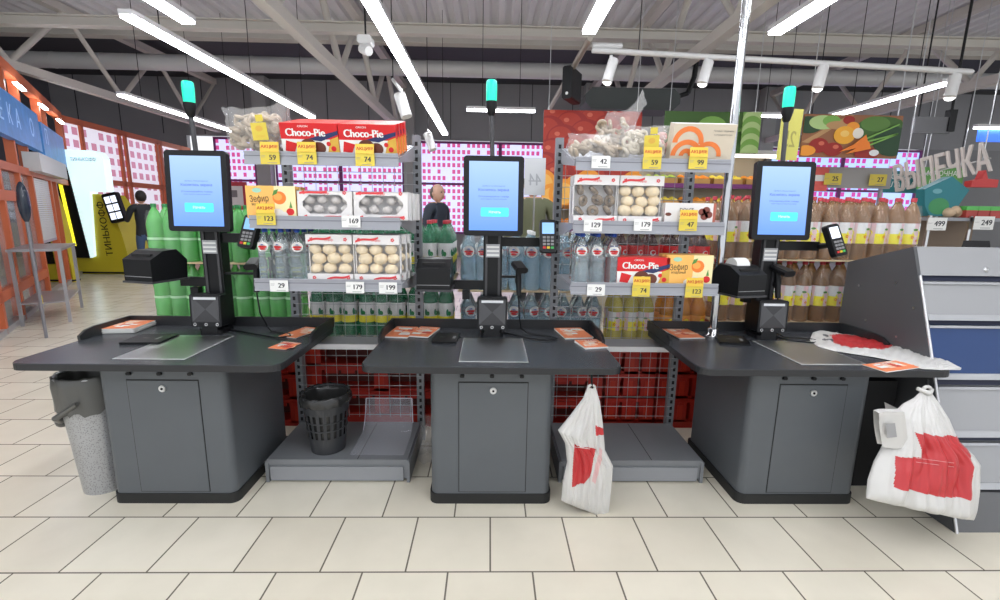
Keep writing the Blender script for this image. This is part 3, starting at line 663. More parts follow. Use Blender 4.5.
wrap_m = mat('shrink_wrap', (.9,.93,.93), .06, alpha=.07, spec=1.)
def pack(loc, label, group, r, h, lm, capm, kind, cache, nx=3, ny=2):
    key = (kind, lm.name, nx)
    o = empty('bottle_pack', loc, label, 'bottle pack', group=group)
    fst = cache.setdefault(key, {})
    for j in range(ny):
        for i in range(nx):
            a = big_bottle(o, r, h, lm, capm, kind, fst); a.location = ((i-(nx-1)/2)*2.0*r, (j-.5)*2.0*r, 0); a.rotation_euler = (0,0,random.uniform(-.5,.5))
    if 'wrap' not in fst:
        s = MB(); W = nx*r*1.012; D_ = ny*r*1.012; ps = []
        for k_, (g,z) in enumerate(((1,.0),(1,h*.3),(.985,h*.55),(.99,h*.75),(.93,h*.88))):
            ps.append([(x*g+.0008*noise1(i,k_), y*g+.0008*noise1(i,k_,1), z) for i,(x,y) in enumerate(rrect(-W,W,-D_,D_,r,5))])
        s.grid(ps,wrap_m,True); fst['wrap'] = s.build('shrink_wrap', o)
    else: q = fst['wrap'].copy(); C.objects.link(q); q.parent = o
    return o
# pallets
prd = mat('pallet_red', (.42,.018,.009), .45)
PH = .20
def pallet_proto(w_, d_):
    o = rootobj('plastic_pallet', (0,0,0))
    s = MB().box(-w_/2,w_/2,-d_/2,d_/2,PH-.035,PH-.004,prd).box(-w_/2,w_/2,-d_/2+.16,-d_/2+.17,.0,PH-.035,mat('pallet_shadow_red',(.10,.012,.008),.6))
    for i in range(9): s.box(-w_/2+i*w_/9+.012,-w_/2+(i+1)*w_/9-.012,-d_/2-.003,-d_/2+.01,PH-.06,PH-.034,prd)
    s.build('deck', o)
    n = max(2, round(w_/.56))
    for i in range(n+1):
        c = -w_/2+.055+(w_-.11)*i/n; s = MB()
        s.box(c-.055,c+.055,-d_/2,-d_/2+.14,.0,PH-.035,prd); s.box(c-.02,c+.02,-d_/2-.004,-d_/2,.02,PH-.06,mat('pallet_red2',(.52,.03,.012),.4)); s.build('foot', o)
    s = MB().box(-w_/2,w_/2,-d_/2,d_/2,0,.018,prd); s.build('bottom_board', o)
    return o
cache = {}
YS = 3.47
def stack(x0, n3, base, npal, desc, r, h, lm, capm, kind, tops, grp, card=True, lm2=None, kind2=None):
    """pallet stack of packs; tops = number of tiers"""
    W = n3*3*2.07*r+.02; D_ = 4*2.07*r+.1; global PP
    y0 = YS+D_/2
    if npal:
        zz = base-PH-.002
        for k_ in range(npal):
            if zz < 0: break
            p0 = None
            for w_ in (1,):
                q = pallet_proto(W-.005, D_); q.location = (x0+W/2, y0-.05, zz)
                tag(q, 'red plastic pallet under the %s, %s' % (desc, ['topmost of its stack','second from the top','third from the top','fourth from the top','fifth from the top','sixth from the top'][k_]), 'pallet', 'red plastic pallets behind the shelving')
            zz -= PH+.001
        if zz > -PH and zz+PH > .02:
            q = MB().box(-W/2,W/2,-D_/2,D_/2,0,zz+PH,prd).build('plastic_crate', loc=(x0+W/2,y0-.05,0)); tag(q,'low red plastic dolly on the floor under the %s' % desc,'dolly')
    z = base
    for t in range(tops):
        q = MB().box(-W/2,W/2,-D_/2+.02,D_/2-.05,0,.008,mat('cardboard',(.62,.48,.30),.7)).build('cardboard_sheet', loc=(x0+W/2,y0-.05,z)); tag(q,'brown cardboard layer under the %s tier of %s' % (('lower','upper','top')[t],desc),'cardboard')
        z += .009
        for i in range(n3):
            for j in range(1 if t == 0 else 2):
                L_, K_ = (lm,kind) if t or lm2 is None else (lm2,kind2)
                sh = {0:'lower',1:'upper'}[t]
                lb = '%s, %s tier, %s row, %s' % (desc, sh, 'front' if j == 0 else 'rear', ('only pack' if n3 == 1 else ('leftmost pack','second pack from left','third pack from left','fourth pack from left')[i]))
                pack((x0+.01+(i+.5)*3*2.07*r, YS+2.07*r*(1+2*j), z), lb, '%s, %s tier' % (grp,sh), r, h, L_, capm, K_, cache)
        z += h+.004
    return z
random.seed(11)
stack(-2.57,3,.83,5,'green soda bottle six-packs',.060,.425,grn_m,capg_m,'plain',2,'green bottle packs at the left',lm2=grn_m,kind2='plain')
stack(-1.40,3,.70,4,'dark green lemon-mint six-packs',.060,.445,dgrn_m,capr_m,'mojito',2,'dark green bottle packs')
stack(-.24,3,.625,4,'clear water bottle six-packs',.060,.445,watb_m,capw_m,'water',2,'water bottle packs in the middle')
stack(.92,1,.655,4,'pale lemonade six-packs',.060,.445,yel_m,capr_m,'lemon',1,'lemonade packs behind the right shelving')
stack(1.33,1,.655,4,'orange soda six-packs beside the pole',.060,.445,ora_m,capr_m,'juice',1,'soda packs behind the right shelving')
z_ = .655+.462
for i,(x_,lm_,kd) in enumerate(((1.12,cola_m,'cola'),(1.51,cola_m,'cola'))):
    pack((x_,YS+.12,z_), 'six-pack of dark cola with red labels, %s of the two seen through the right shelving' % ('left','right')[i], 'cola packs', .060,.445,lm_,capr_m,kd,cache)
stack(1.745,4,.86,5,'brown pear lemonade six-packs',.0625,.475,tea_m,capr_m,'lemon',2,'brown lemonade packs at the right')
# ================================================================== SHELF GOODS
def face(): return FRONT
def choco_box():
    o = rootobj('snack_box', (0,0,0)); w_, h_, d_ = .155,.165,.062
    s = MB().box(-w_,w_,0,d_,0,h_,red_m); s.box(-w_+.0,w_,-.0006,0,0,h_*.5,paper_m); s.box(w_,w_+.0006,0,d_,0,h_*.55,orange_m); s.box(-w_*.9,w_*.9,.01,d_-.01,h_,h_+.0006,mat('red_light',(.8,.12,.10),.4)); s.build('carton', o)
    s = MB(); X = T(0,-.0016,0) @ FRONT
    s.poly([(-.02,h_*.5),(w_,h_*.78),(w_,h_*.66),(.06,h_*.44)],mat('navy_print',(.02,.03,.12),.4),X)
    s.text('Choco-Pie',.055,paper_m,T(-.02,-.0022,h_*.70) @ FRONT,.09,width=.215); s.text('ORION',.014,paper_m,T(-.03,-.0022,h_*.90) @ FRONT,.02,width=.055)
    X = T(0,-.0020,0) @ FRONT
    s.poly([(.09,.01),(w_,.01),(w_,h_*.6),(.11,h_*.5)],dgold_m,X); s.poly([(-.14,.02),(-.09,.015),(-.07,.06),(-.13,.075)],red_m,X)
    s.disc(-.01,.048,.045,.038,brown_m,T(0,-.0024,0) @ FRONT); s.disc(.045,.038,.038,.032,brown_m,T(0,-.0028,0) @ FRONT); s.disc(.0,.035,.028,.020,cream_m,T(0,-.0032,0) @ FRONT); s.disc(.10,.06,.012,.012,red_m,T(0,-.0028,0) @ FRONT); s.disc(.125,.035,.014,.014,red_m,T(0,-.0028,0) @ FRONT)
    s.build('printed_front', o); return o
def zefir_box():
    o = rootobj('marshmallow_box', (0,0,0)); w_, h_, d_ = .138,.182,.06
    s = MB().box(-w_,w_,0,d_,0,h_,lorange_m); s.build('carton', o)
    s = MB(); X = lambda k: T(0,-.0006*k,0) @ FRONT
    s.rect(0.02,w_,0,h_,cream_m,X(1)); s.disc(-.075,h_*.86,.026,.013,mat('mint_logo',(.35,.65,.50),.5),X(2)); s.text('Зефир',.05,mat('dark_olive',(.06,.04,.02),.5),T(-.065,-.0015,h_*.60) @ FRONT @ RZ(.05),.0,width=.105)
    s.text('воздушный',.02,mat('dark_olive'),T(-.065,-.0015,h_*.44) @ FRONT,.01,width=.085)
    s.disc(.048,h_*.64,.038,.036,orange_m,X(2)); s.disc(.04,h_*.67,.024,.02,mat('orange_light',(.98,.40,.08),.5),X(3)); s.poly([(.01,h_*.70),(.02,h_*.86),(.045,h_*.90),(.035,h_*.76)],green_m,X(4)); s.disc(.105,h_*.22,.022,.020,red_m,X(3)); s.poly([(.10,h_*.34),(.11,h_*.55),(.118,h_*.34)],green_m,X(3))
    for a,b in ((.0,.13),(.035,.2),(.06,.12),(.02,.06)): s.disc(a,h_*b,.032,.02,paper_m,X(5))
    s.build('printed_front', o); return o
ribr = mat('ribbon_red', (.75,.06,.07), .5)
def window_box(w_, h_, d_, kind):
    o = rootobj('pastry_box', (0,0,0))
    s = MB(); cm = mat('white_card',(.80,.78,.77),.5)
    if kind == 'hex':
        s.box(-w_,w_,d_-.002,d_,0,h_,cm); s.box(-w_,w_,0,d_,0,.003,cm); s.box(-w_,w_,0,d_,h_-.003,h_,cm); s.box(-w_,-w_+.003,0,d_,0,h_,cm); s.box(w_-.003,w_,0,d_,0,h_,cm)
        hx = [(-w_*.8,h_*.45),(-w_*.55,h_*.2),(w_*.55,h_*.2),(w_*.8,h_*.45),(w_*.8,h_*.62),(w_*.55,h_*.86),(-w_*.55,h_*.86),(-w_*.8,h_*.62)]
        oc = [(-w_,h_*.45),(-w_,0),(w_,0),(w_,h_*.45),(w_,h_*.62),(w_,h_),(-w_,h_),(-w_,h_*.62)]
        for i in range(8): j = (i+1)%8; s.poly([oc[i],oc[j],hx[j],hx[i]],cm,FRONT)
        s.poly(hx,mat('window_film',(.8,.85,.95),.04,alpha=.07),T(0,-.001,0) @ FRONT)
        wz0, wz1 = h_*.2, h_*.86
    else:
        s.box(-w_,w_,0,d_,0,h_*.17,cm); s.box(-w_,w_,0,d_,h_*.80,h_,cm); s.box(-w_,w_,d_-.003,d_,0,h_,cm); s.box(-w_,-w_+.005,d_*.5,d_,0,h_,cm); s.box(w_-.005,w_,d_*.5,d_,0,h_,cm)
        s.box(-w_+.002,w_-.002,.001,d_,h_*.17,h_*.80,mat('window_film',(.8,.85,.95),.04,alpha=.07)); wz0, wz1 = h_*.17, h_*.80
    X = T(0,-.0016,0) @ FRONT
    if kind == 'hex': bands = [(h_*.03,h_*.16),(h_*.89,h_*.98)]
    else: bands = [(h_*.01,h_*.16),(h_*.82,h_*.98)]
    for k_, (a,b) in enumerate(bands):
        q = []
        n = 12
        for i in range(n+1): t = i/n; x_ = w_*(-.9+1.0*t)+(w_*.75 if k_ == 0 else 0); x_ = min(x_, w_); zc = a+(b-a)*(.25+.55*t+.12*math.sin(t*6)); q.append((x_,zc))
        for i in range(n): s.poly([(q[i][0],q[i][1]-.006),(q[i+1][0],q[i+1][1]-.006),(q[i+1][0],q[i+1][1]+.006),(q[i][0],q[i][1]+.006)],ribr,X)
        for c in ((-w_*.75 if k_ else w_*.8),(w_*.72 if k_ else -w_*.7)): 
            for e in range(5): s.disc(c+.007*math.cos(e*1.256),(a+b)/2+.007*math.sin(e*1.256),.0045,.0045,ribr,X,8)
    s.text('Зефир',.016,ribr,T(0,-.0018,(bands[1][0]+bands[1][1])/2-.004) @ FRONT,.0,width=.05)
    s.build('carton', o)
    return o, wz0, wz1
zef_m = mat('zephyr_cream', (.82,.68,.46), .6, noise=.1, nscale=30); mer_m = mat('meringue_grey', (.62,.58,.55), .5, noise=.25, nscale=40); choc2_m = mat('streaked_pastry', (.24,.18,.12), .5, noise=.95, nscale=55)
def fill_box(o, w_, wz0, wz1, d_, m, r, rows, cols, seed, form='ball'):
    random.seed(seed); dz = (wz1-wz0)/rows
    for a in range(rows):
        for b in range(cols):
            x_ = -w_+w_*2*(b+.5+(.18 if a%2 else -.12))/cols; z = wz0+dz*(a+.5)+random.uniform(-.004,.004); rr = r*random.uniform(.9,1.08); x_ = max(-w_+rr+.004,min(w_-rr-.004,x_))
            s = MB(); X = T(x_, min(d_*.5,rr+.01), z) @ RZ(random.uniform(0,3)) @ RX(random.uniform(-.6,.6))
            if form == 'ball': s.M = X; s.ball((0,0,0),rr,m,12,(1,1,.82))
            elif form == 'swirl': s.M = X; s.lathe([(rr*.9,-rr*.5),(rr,-.2*rr),(rr*.82,0),(rr*.86,.1*rr),(rr*.6,.35*rr),(rr*.62,.42*rr),(rr*.2,.8*rr),(0.0001,.95*rr)],m,12)
            else: s.torus((0,0,0),rr*.62,rr*.38,m,X @ RX(1.2),12,7)
            s.M = I4; s.build('pastry', o)
def place(o, loc, label, cat, group=None, rz=0, tilt=0):
    o.location = loc; o.rotation_euler = (tilt,0,rz); return tag(o,label,cat,group)
# --- left bay top shelf (tilted): local -> world
def top_pos(x, d): return (x, SHF+d*math.cos(TILT), TZ[3][0]+d*math.sin(TILT))
cb = choco_box(); place(cb, top_pos(-.990,.03),'red snack box with white lettering, left one of the front pair on the left top shelf','snack box','red snack boxes on the left top shelf',tilt=TILT*.0)
rows = ['front','second','third','last']
first = True
for j in range(4):
    for i,x in enumerate((-.990,-.676)):
        lb = 'red snack box with white lettering on the left top shelf, %s row, %s column' % (rows[j], ('left','right')[i])
        L_ = top_pos(x+.004*j,.02+.066*j)
        if first: place(cb,L_,lb,'snack box','red snack boxes on the left top shelf',tilt=TILT); first = False; continue
        dup(cb,L_,0,lb,'red snack boxes on the left top shelf',TILT)
zb = zefir_box(); place(zb,(-1.235,SHF+.02,TZ[2][0]),'yellow-orange marshmallow box with fruit picture on the left middle shelf','marshmallow box')
dup(zb,(1.178,SHF+.02,TZ[1][0]),0,'yellow-orange marshmallow box with fruit picture on the right lower shelf, beside the chrome pole')
dup(zb,(1.178,SHF+.10,TZ[1][0]),0,'yellow-orange marshmallow box standing behind its twin on the right lower shelf')
dup(zb,(-1.235,SHF+.10,TZ[2][0]),0,'yellow-orange marshmallow box standing behind its twin on the left middle shelf')
dup(cb,(.905,SHF+.02,TZ[1][0]),0,'red snack box on the right lower shelf, left of the marshmallow box',None,0)['group'] = 'red snack boxes on the right lower shelf'
dup(cb,(.905,SHF+.09,TZ[1][0]),0,'red snack box behind the front one on the right lower shelf','red snack boxes on the right lower shelf',0)
# window boxes
def wset(w_, h_, d_, kind, m, r, rows_, cols_, form, locs, nm, grp):
    o, a, b = window_box(w_,h_,d_,kind); fill_box(o,w_,a,b,d_,m,r,rows_,cols_,len(nm),form)
    for i,(L_,lb) in enumerate(locs):
        if i == 0: place(o,L_,lb,'pastry box',grp)
        else: dup(o,L_,0,lb,grp)
z2, z1 = TZ[2][0], TZ[1][0]
wset(.155,.160,.09,'hex',mer_m,.032,2,4,'ball',[((-.935,SHF+.02,z2),'white box with an eight-sided window of grey pastries, left one on the left middle shelf'),((-.620,SHF+.02,z2),'white box with an eight-sided window of grey pastries, right one on the left middle shelf'),
    ((-.930,SHF+.12,z2),'white pastry box behind the left windowed one on the left middle shelf'),((-.612,SHF+.12,z2),'white pastry box behind the right windowed one on the left middle shelf'),((-.600,SHF+.22,z2),'white pastry box, third deep at the right of the left middle shelf')],'hex','white window boxes on the left middle shelf')
wset(.131,.272,.08,'tall',zef_m,.040,3,3,'ball',[((-.925,SHF+.02,z1),'tall white window box of cream marshmallows, left one on the left lower shelf'),((-.655,SHF+.02,z1),'tall white window box of cream marshmallows, right one on the left lower shelf'),
    ((-.638,SHF+.11,z1),'tall marshmallow box behind the right one on the left lower shelf'),((-.628,SHF+.20,z1),'tall marshmallow box third deep at the right of the left lower shelf'),((-.92,SHF+.11,z1),'tall marshmallow box behind the left one on the left lower shelf')],'tallzef','tall window boxes on the left lower shelf')
wset(.126,.272,.08,'tall',choc2_m,.037,3,3,'ring',[((.605,SHF+.02,z2),'tall white window box of dark streaked cookies on the right middle shelf'),((.605,SHF+.11,z2),'tall white window box of streaked cookies behind the front one on the right middle shelf')],'cook','cookie boxes on the right middle shelf')
wset(.126,.272,.08,'tall',zef_m,.040,3,3,'ball',[((.862,SHF+.02,z2),'tall white window box of cream marshmallows on the right middle shelf'),((.862,SHF+.11,z2),'tall marshmallow box behind the front one on the right middle shelf')],'mars2','marshmallow boxes on the right middle shelf')
# white dessert box
o = empty('dessert_box', (1.150,SHF+.02,z2), 'low white box with a brown sweets picture at the right of the right middle shelf', 'dessert box')
s = MB().box(-.15,.15,0,.07,0,.125,mat('white_card')); s.box(-.15,-.147,-.0008,0,0,.125,brown_m); s.box(.135,.15,-.0008,0,0,.125,mat('brownred',(.45,.12,.08),.5)); s.build('carton', o)
s = MB(); s.text('DOLCE',.028,darktext_m,T(-.02,-.0015,.085) @ FRONT,.01,width=.08); s.text('ALBERO',.02,darktext_m,T(-.02,-.0015,.052) @ FRONT,.0,width=.08)
for a,b in ((.07,.075),(.095,.085),(.085,.05),(.11,.06)): s.disc(a,b,.022,.02,mat('brownred2',(.22,.05,.035),.4),T(0,-.0012,0) @ FRONT)
s.disc(-.125,.06,.018,.01,brown_m,T(0,-.0012,0) @ FRONT); s.build('printed_front', o)
dup(o,(1.150,SHF+.10,z2),0,'low white dessert box standing behind its twin on the right middle shelf')
# bottles on shelves
bt = rootobj('water_bottle',(0,0,0)); r_, h_ = .044,.300
MB().lathe(bprof(r_,h_),wat_m,18).build('bottle_body', bt); put_label('water',r_,h_).build('label', bt); MB().lathe([(r_*.34,h_*.93),(r_*.36,h_*.995),(r_*.3,h_)],blue_m,14).lathe([(r_*.5,h_*.965),(r_*.5,h_*.968)],blue_m,14).build('cap', bt)
first = True
for side,xs in (('left',(-1.305,-1.212,-1.119)),('right',(.545,.638,.731))):
    for j in range(3):
        for i,x in enumerate(xs):
            lb = 'water bottle with red oval label, %s bay, %s row, %s' % (side,('front','second','back')[j],('left one','middle one','right one')[i])
            L_ = (x+.003*j,SHF+.065+j*.095,TZ[1][0])
            if first: place(bt,L_,lb,'water bottle','water bottles on the left lower shelf'); first = False
            else: dup(bt,L_,random.uniform(-.3,.3),lb,'water bottles on the %s lower shelf' % side)
# bags of ring breads
ring_m = mat('ring_bread', (.45,.30,.15), .5, noise=.2, nscale=20); ringw_m = mat('glazed_ring', (.46,.37,.27), .5, noise=.25, nscale=20)
def goods_bag(loc, label, w_, d_, h_, seed, m, n, tw=0., form='ring', rot=0, tagp=True, peak=None, tagxz=(0,.5), film=film_m):
    o = empty('pastry_bag', loc, label, 'pastry bag', rot, None, TILT); random.seed(seed)
    for i in range(n):
        t = random.random(); a = random.uniform(-1,1)*w_*.40; b = random.uniform(-.6,.6)*d_*.4; zz = .03+random.random()*(h_-.07); R_ = random.uniform(.026,.034)
        if abs(a) > w_*.33: zz *= .75
        X = RZ(random.uniform(0,3)) @ RX(random.uniform(.2,1.5))
        s = MB()
        if form == 'ring': s.torus((a,b,zz),R_*.72,R_*.36,m,X,14,7)
        else: s.ball((a,b,zz),R_,m,10,(1,1,.8))
        s.build('ring_bread' if form == 'ring' else 'gingerbread', o)
    P = []; N = 40; K = 14
    for k_ in range(K+1):
        v = k_/K; row = []
        for i in range(N):
            a = 2*PI*i/N; f = (1-.10*v if v < .75 else (1-.10*v)*(1-.1*(v-.75)*4)); th = max(.05,1-max(0,v-.55)*2.15)
            nz = 1+.055*noise1(i*.9,k_*.8,seed)
            wx = w_/2*f*(1 if v < .8 else 1+.35*(v-.8)*5*.6)
            row.append((math.copysign(abs(math.cos(a))**.7,math.cos(a))*wx*nz+tw*v*v, math.copysign(abs(math.sin(a))**.8,math.sin(a))*d_/2*th*nz, .004+h_*v*(1+(.05*noise1(i*.5,0,seed) if v > .7 else 0))+(0 if peak is None else peak*max(0,v-.6)*2.5*max(0,1-abs(math.cos(a)-.6)*1.6))))
        P.append(row)
    s = MB().grid(P,film,True); s.build('clear_bag', o)
    if tagp:
        X = T(tagxz[0],-d_*.5-.004,h_*tagxz[1]) @ RX(-.12) @ FRONT @ RZ(.06)
        s = MB().rect(-.042,.042,-.04,.05,yellow_m,X); s.rect(-.01,.03,.055,.09,yellow_m,X); s.disc(.0,.02,.02,.015,dgold_m,X @ T(0,0,.001)); s.text('СУШКИ',.014,dgold_m,X @ T(0,-.02,.001),.01); s.build('bag_label', o)
    return o
bt_ = top_pos(-1.29,.13)
goods_bag(top_pos(-1.285,.11),'clear bag of ring breads with yellow label at the left of the left top shelf',.38,.17,.225,5,ringw_m,60,-.01,peak=.03,tagxz=(.03,.50))
goods_bag(top_pos(.60,.12),'clear bag of glazed ring breads lying low at the left of the right top shelf',.34,.14,.125,8,ringw_m,36,-.0,tagp=False,rot=.05)
goods_bag(top_pos(.705,.22),'clear bag of ring breads with a tall twisted peak on the right top shelf',.22,.13,.24,12,ringw_m,30,.08,tagp=False,peak=.12)
goods_bag(top_pos(.865,.11),'clear bag of white ring breads with yellow label on the right top shelf',.27,.15,.175,15,mat('white_rings',(.66,.60,.50),.5,noise=.2,nscale=20),44,.0,tagxz=(.03,.5))
goods_bag(top_pos(1.04,.20),'small pinkish bag squeezed beside the beige heart-print box on the right top shelf',.16,.12,.17,19,mat('pink_sweets',(.62,.30,.28),.5),12,.0,form='ball',tagp=False)
# beige box with orange swirls
o = empty('cookie_box', top_pos(1.185,.04), 'beige cookie box with orange curved bands on the right top shelf', 'cookie box', tilt=TILT)
bg_m = mat('beige_card',(.66,.58,.46),.5); or2 = mat('heart_orange',(.85,.22,.05),.5)
s = MB().box(-.175,.175,0,.07,0,.20,bg_m); s.box(-.175,.175,0,.07,.2,.2006,mat('white_card')); s.build('carton', o)
s = MB()
def arc(cx,cz,r0,r1,a0,a1,k_):
    n = 14
    for i in range(n):
        t0 = a0+(a1-a0)*i/n; t1 = a0+(a1-a0)*(i+1)/n
        s.poly([(cx+r0*math.cos(t0),max(.001,cz+r0*math.sin(t0))),(cx+r1*math.cos(t0),max(.001,cz+r1*math.sin(t0))),(cx+r1*math.cos(t1),max(.001,cz+r1*math.sin(t1))),(cx+r0*math.cos(t1),max(.001,cz+r0*math.sin(t1)))],or2,T(0,-.0008*k_,0) @ FRONT)
arc(-.085,.10,.06,.088,-.1,PI,1); arc(-.085,.03,.06,.088,0,PI,2); arc(.035,.03,.055,.08,0,PI,3); arc(-.085,.03,.015,.04,0,PI,2)
s.text('Печенье с сердечком',.012,darktext_m,T(.105,-.001,.165) @ FRONT,.0,width=.11); s.text('в шоколадной глазури',.010,darktext_m,T(.105,-.001,.145) @ FRONT,.0,width=.10); s.build('printed_front', o)
# price tags
def price_tag(px, py, price, label, promo=False, yel=False, Yd=2.640, rz=0, small='', k=1.):
    p = at(px,py,Yd); o = empty('price_tag', p, label, 'price tag', rz)
    m = yellow_m if yel else paper_m; w_ = .052*k; h_ = .033*k
    s = MB().box(-w_,w_,0,.0015,-h_,h_,m); s.build('tag_card', o)
    s = MB(); s.text(price,.038*k,darktext_m,T(.014*k,-.0006,.002) @ FRONT,.07); s.rect(-w_*.92,-w_*.45,.0,.0015,grey2_m,T(0,-.0005,.012) @ FRONT); s.rect(-w_*.92,-w_*.5,-.008,-.006,grey2_m,T(0,-.0005,.012) @ FRONT); s.rect(-w_*.3,w_*.7,-h_*.8,-h_*.72,grey2_m,T(0,-.0005,0) @ FRONT); s.build('price_print', o)
    if promo:
        s = MB(); X = T(0,-.004,h_) @ RX(-.12); s.box(-w_*.97,w_*.97,0,.0012,0,.052*k,mat('promo_yellow',(.84,.56,.06),.5),X); s.text('АКЦИЯ!',.024*k,mat('promo_red',(.50,.03,.01),.5),X @ T(0,-.0006,.026*k) @ FRONT,.06,width=w_*1.75); s.build('promo_card', o)
    return o
G1 = 'left bay'; 
price_tag(270,158,'59','yellow promotion tag reading 59 under the ring bread bag on the left top shelf',True,True)
price_tag(307,158,'74','yellow promotion tag reading 74 under the left red snack box',True,True)
price_tag(365,160,'74','yellow promotion tag reading 74 under the right red snack box',True,True)
price_tag(266,219,'123','yellow promotion tag reading 123 below the marshmallow box on the left middle shelf',True,True)
price_tag(351,221.5,'169','white price tag reading 169 on the left middle shelf')
price_tag(279,286,'29','white price tag reading 29 under the water bottles of the left bay')
price_tag(355,287.5,'179','white price tag reading 179 on the left lower shelf')
price_tag(388,288,'199','white price tag reading 199 at the right end of the left lower shelf')
price_tag(601,162,'42','white price tag reading 42 at the left of the right top shelf')
price_tag(652,163,'59','yellow promotion tag reading 59 in the middle of the right top shelf',True,True)
price_tag(698,163,'99','yellow promotion tag reading 99 under the beige cookie box',True,True)
price_tag(593,225.5,'129','white price tag reading 129 under the streaked cookies')
price_tag(643,225,'179','white price tag reading 179 on the right middle shelf')
price_tag(688,225,'47','yellow promotion tag reading 47 below the white dessert box',True,True)
price_tag(596,290,'29','white price tag reading 29 under the water bottles of the right bay')
price_tag(641,291,'74','yellow promotion tag reading 74 under the red snack box of the right bay',True,True)
price_tag(694,292,'123','yellow promotion tag reading 123 at the right end of the right lower shelf',True,True)
# ================================================================== PLASTIC BAGS
bagw_m = mat('white_bag', (.64,.63,.61), .35); bagred_m = mat('bag_red_print', (.52,.035,.04), .35); bagink_m = mat('bag_ink', (.08,.08,.10), .4)
def interp(pts, t):
    L_ = [0]
    for a,b in zip(pts,pts[1:]): L_.append(L_[-1]+math.dist(a,b))
    d = t*L_[-1]
    for i in range(len(pts)-1):
        if d <= L_[i+1]+1e-9: k = (d-L_[i])/max(1e-9,L_[i+1]-L_[i]); return (pts[i][0]+(pts[i+1][0]-pts[i][0])*k, pts[i][1]+(pts[i+1][1]-pts[i][1])*k)
    return pts[-1]
def inpoly(p, poly):
    c = False; n = len(poly)
    for i in range(n):
        a = poly[i]; b = poly[i-1]
        if (a[1] > p[1]) != (b[1] > p[1]) and p[0] < (b[0]-a[0])*(p[1]-a[1])/(b[1]-a[1])+a[0]: c = not c
    return c
def hang_bag(Lp, Rp, Y, label, th, patches, seed, lean=0.):
    top = at((Lp[0][0]+Rp[0][0])/2, Lp[0][1], Y); o = empty('plastic_bag', top, label, 'plastic bag')
    K = 150; N = 150; P = []; Q = []
    for k_ in range(K+1):
        t = k_/K; a = interp(Lp,t); b = interp(Rp,t); row = []; qr = []
        tt = th*min(1,.12+t*2.2)*(1 if t < .9 else math.sqrt(max(0.02,1-((t-.9)/.1)**2*.9)))
        for i in range(2*N):
            u = i/N if i < N else 2-i/N; front = i < N
            px = a[0]+(b[0]-a[0])*u; py = a[1]+(b[1]-a[1])*u
            p = at(px,py,Y-lean*t)-top; bul = tt*math.sqrt(max(0,1-(2*u-1)**2)); 
            fold = .30*tt*noise1(u*5.5+seed,t*1.2,seed)+.16*tt*noise1(u*11,t*3,seed+1)
            p.y += (-bul-fold*min(1,6*u*(1-u))) if front else bul*.7
            row.append(p); qr.append((px,py) if front else None)
        P.append(row); Q.append(qr)
    def mf(a,b):
        q = Q[a][b]
        if q:
            for poly,m in patches:
                if inpoly(q,poly): return m
        return bagw_m
    s = MB().grid(P,bagw_m,True,True,mf); s.build('bag_body', o)
    return o, top
oc, tc_ = hang_bag([(587,388),(583,398),(571,414),(558,430),(565,443),(567,462),(563,480),(561,500)],[(596,388),(600,402),(603,425),(605,450),(613,466),(611,492),(608,518)],2.36,'white plastic bag with a red print hanging at the right of the middle checkout',.045,
    [([(573,441),(594,445),(588,473),(571,484)],bagred_m),([(594,422),(604,428),(603,434),(594,431)],bagred_m),([(598,444),(601,448),(594,480),(590,476)],mat('bag_pink',(.70,.45,.45),.4))],3)
s = MB(); s.tube([(-.004,0,.08),(0,0,.03),(.004,-.005,.0)],.006,black_m); s.torus((0,0,.0),.018,.007,bagw_m,RX(PI/2)); s.build('hanging_loop', oc)
s = MB(); 
for i in range(3): s.rod(at(575,447+i*2.3,2.30)-tc_, at(590,449+i*2.3,2.30)-tc_, .0012, paper_m, 4) if i < 1 else None
s.build('print_line', oc)
ob, tb = hang_bag([(920,392),(914,398),(903,404),(893,414),(886,440),(874,462),(868,480),(866,498)],[(931,392),(938,402),(948,418),(957,440),(972,454),(979,464),(978,490),(974,520)],2.285,'large white plastic bag with a big red print hanging by the grey display cabinet',.07,
    [([(905,427),(962,434),(961,470),(959,492),(937,490),(885,481),(889,452),(911,451)],bagred_m)],7,lean=.19)
s = MB(); s.torus((0,-.005,.01),.022,.009,bagw_m,RX(PI/2)); s.rod((-.05,0,.02),(.0,-.02,.0),.010,bagw_m,7,.014); s.rod((.035,0,.015),(.0,-.02,.0),.008,bagw_m,7,.013); s.tube([(.0,0,.07),(.0,0,.01)],.006,black_m); s.build('knot', ob)
s = MB(); cr_ = [at(x,y,2.14)-tb for x,y in ((879,413),(903,411),(911,449),(883,447))]; g = [[cr_[0].lerp(cr_[1],u).lerp(cr_[3].lerp(cr_[2],u),v)+Vector((0,.008*math.sin(u*5+v*3),0)) for u in [i/8 for i in range(9)]] for v in [j/8 for j in range(9)]]
s.grid(g,bagw_m); s.grid([[p+Vector((0,.035,0)) for p in r] for r in g],bagw_m); s.grid([[g[0][i] for i in range(9)],[g[0][i]+Vector((0,.035,0)) for i in range(9)]],bagw_m); s.grid([[g[j][8] for j in range(9)],[g[j][8]+Vector((0,.12,0)) for j in range(9)]],bagw_m)
d_ = [at(x,y,2.127)-tb for x,y in ((886,424),(895,423),(897,437),(887,438))]; s.add(d_,[(3,2,1,0)],mat('stamp_grey',(.35,.35,.36),.5)); s.build('folded_handle', ob)
s = MB()
for i in range(2): s.rod(at(916,458+i*4,2.09)-tb, at(954,463+i*4,2.09)-tb, .0012, mat('pale_print',(.75,.45,.45),.4), 4)
s.build('print_line', ob)
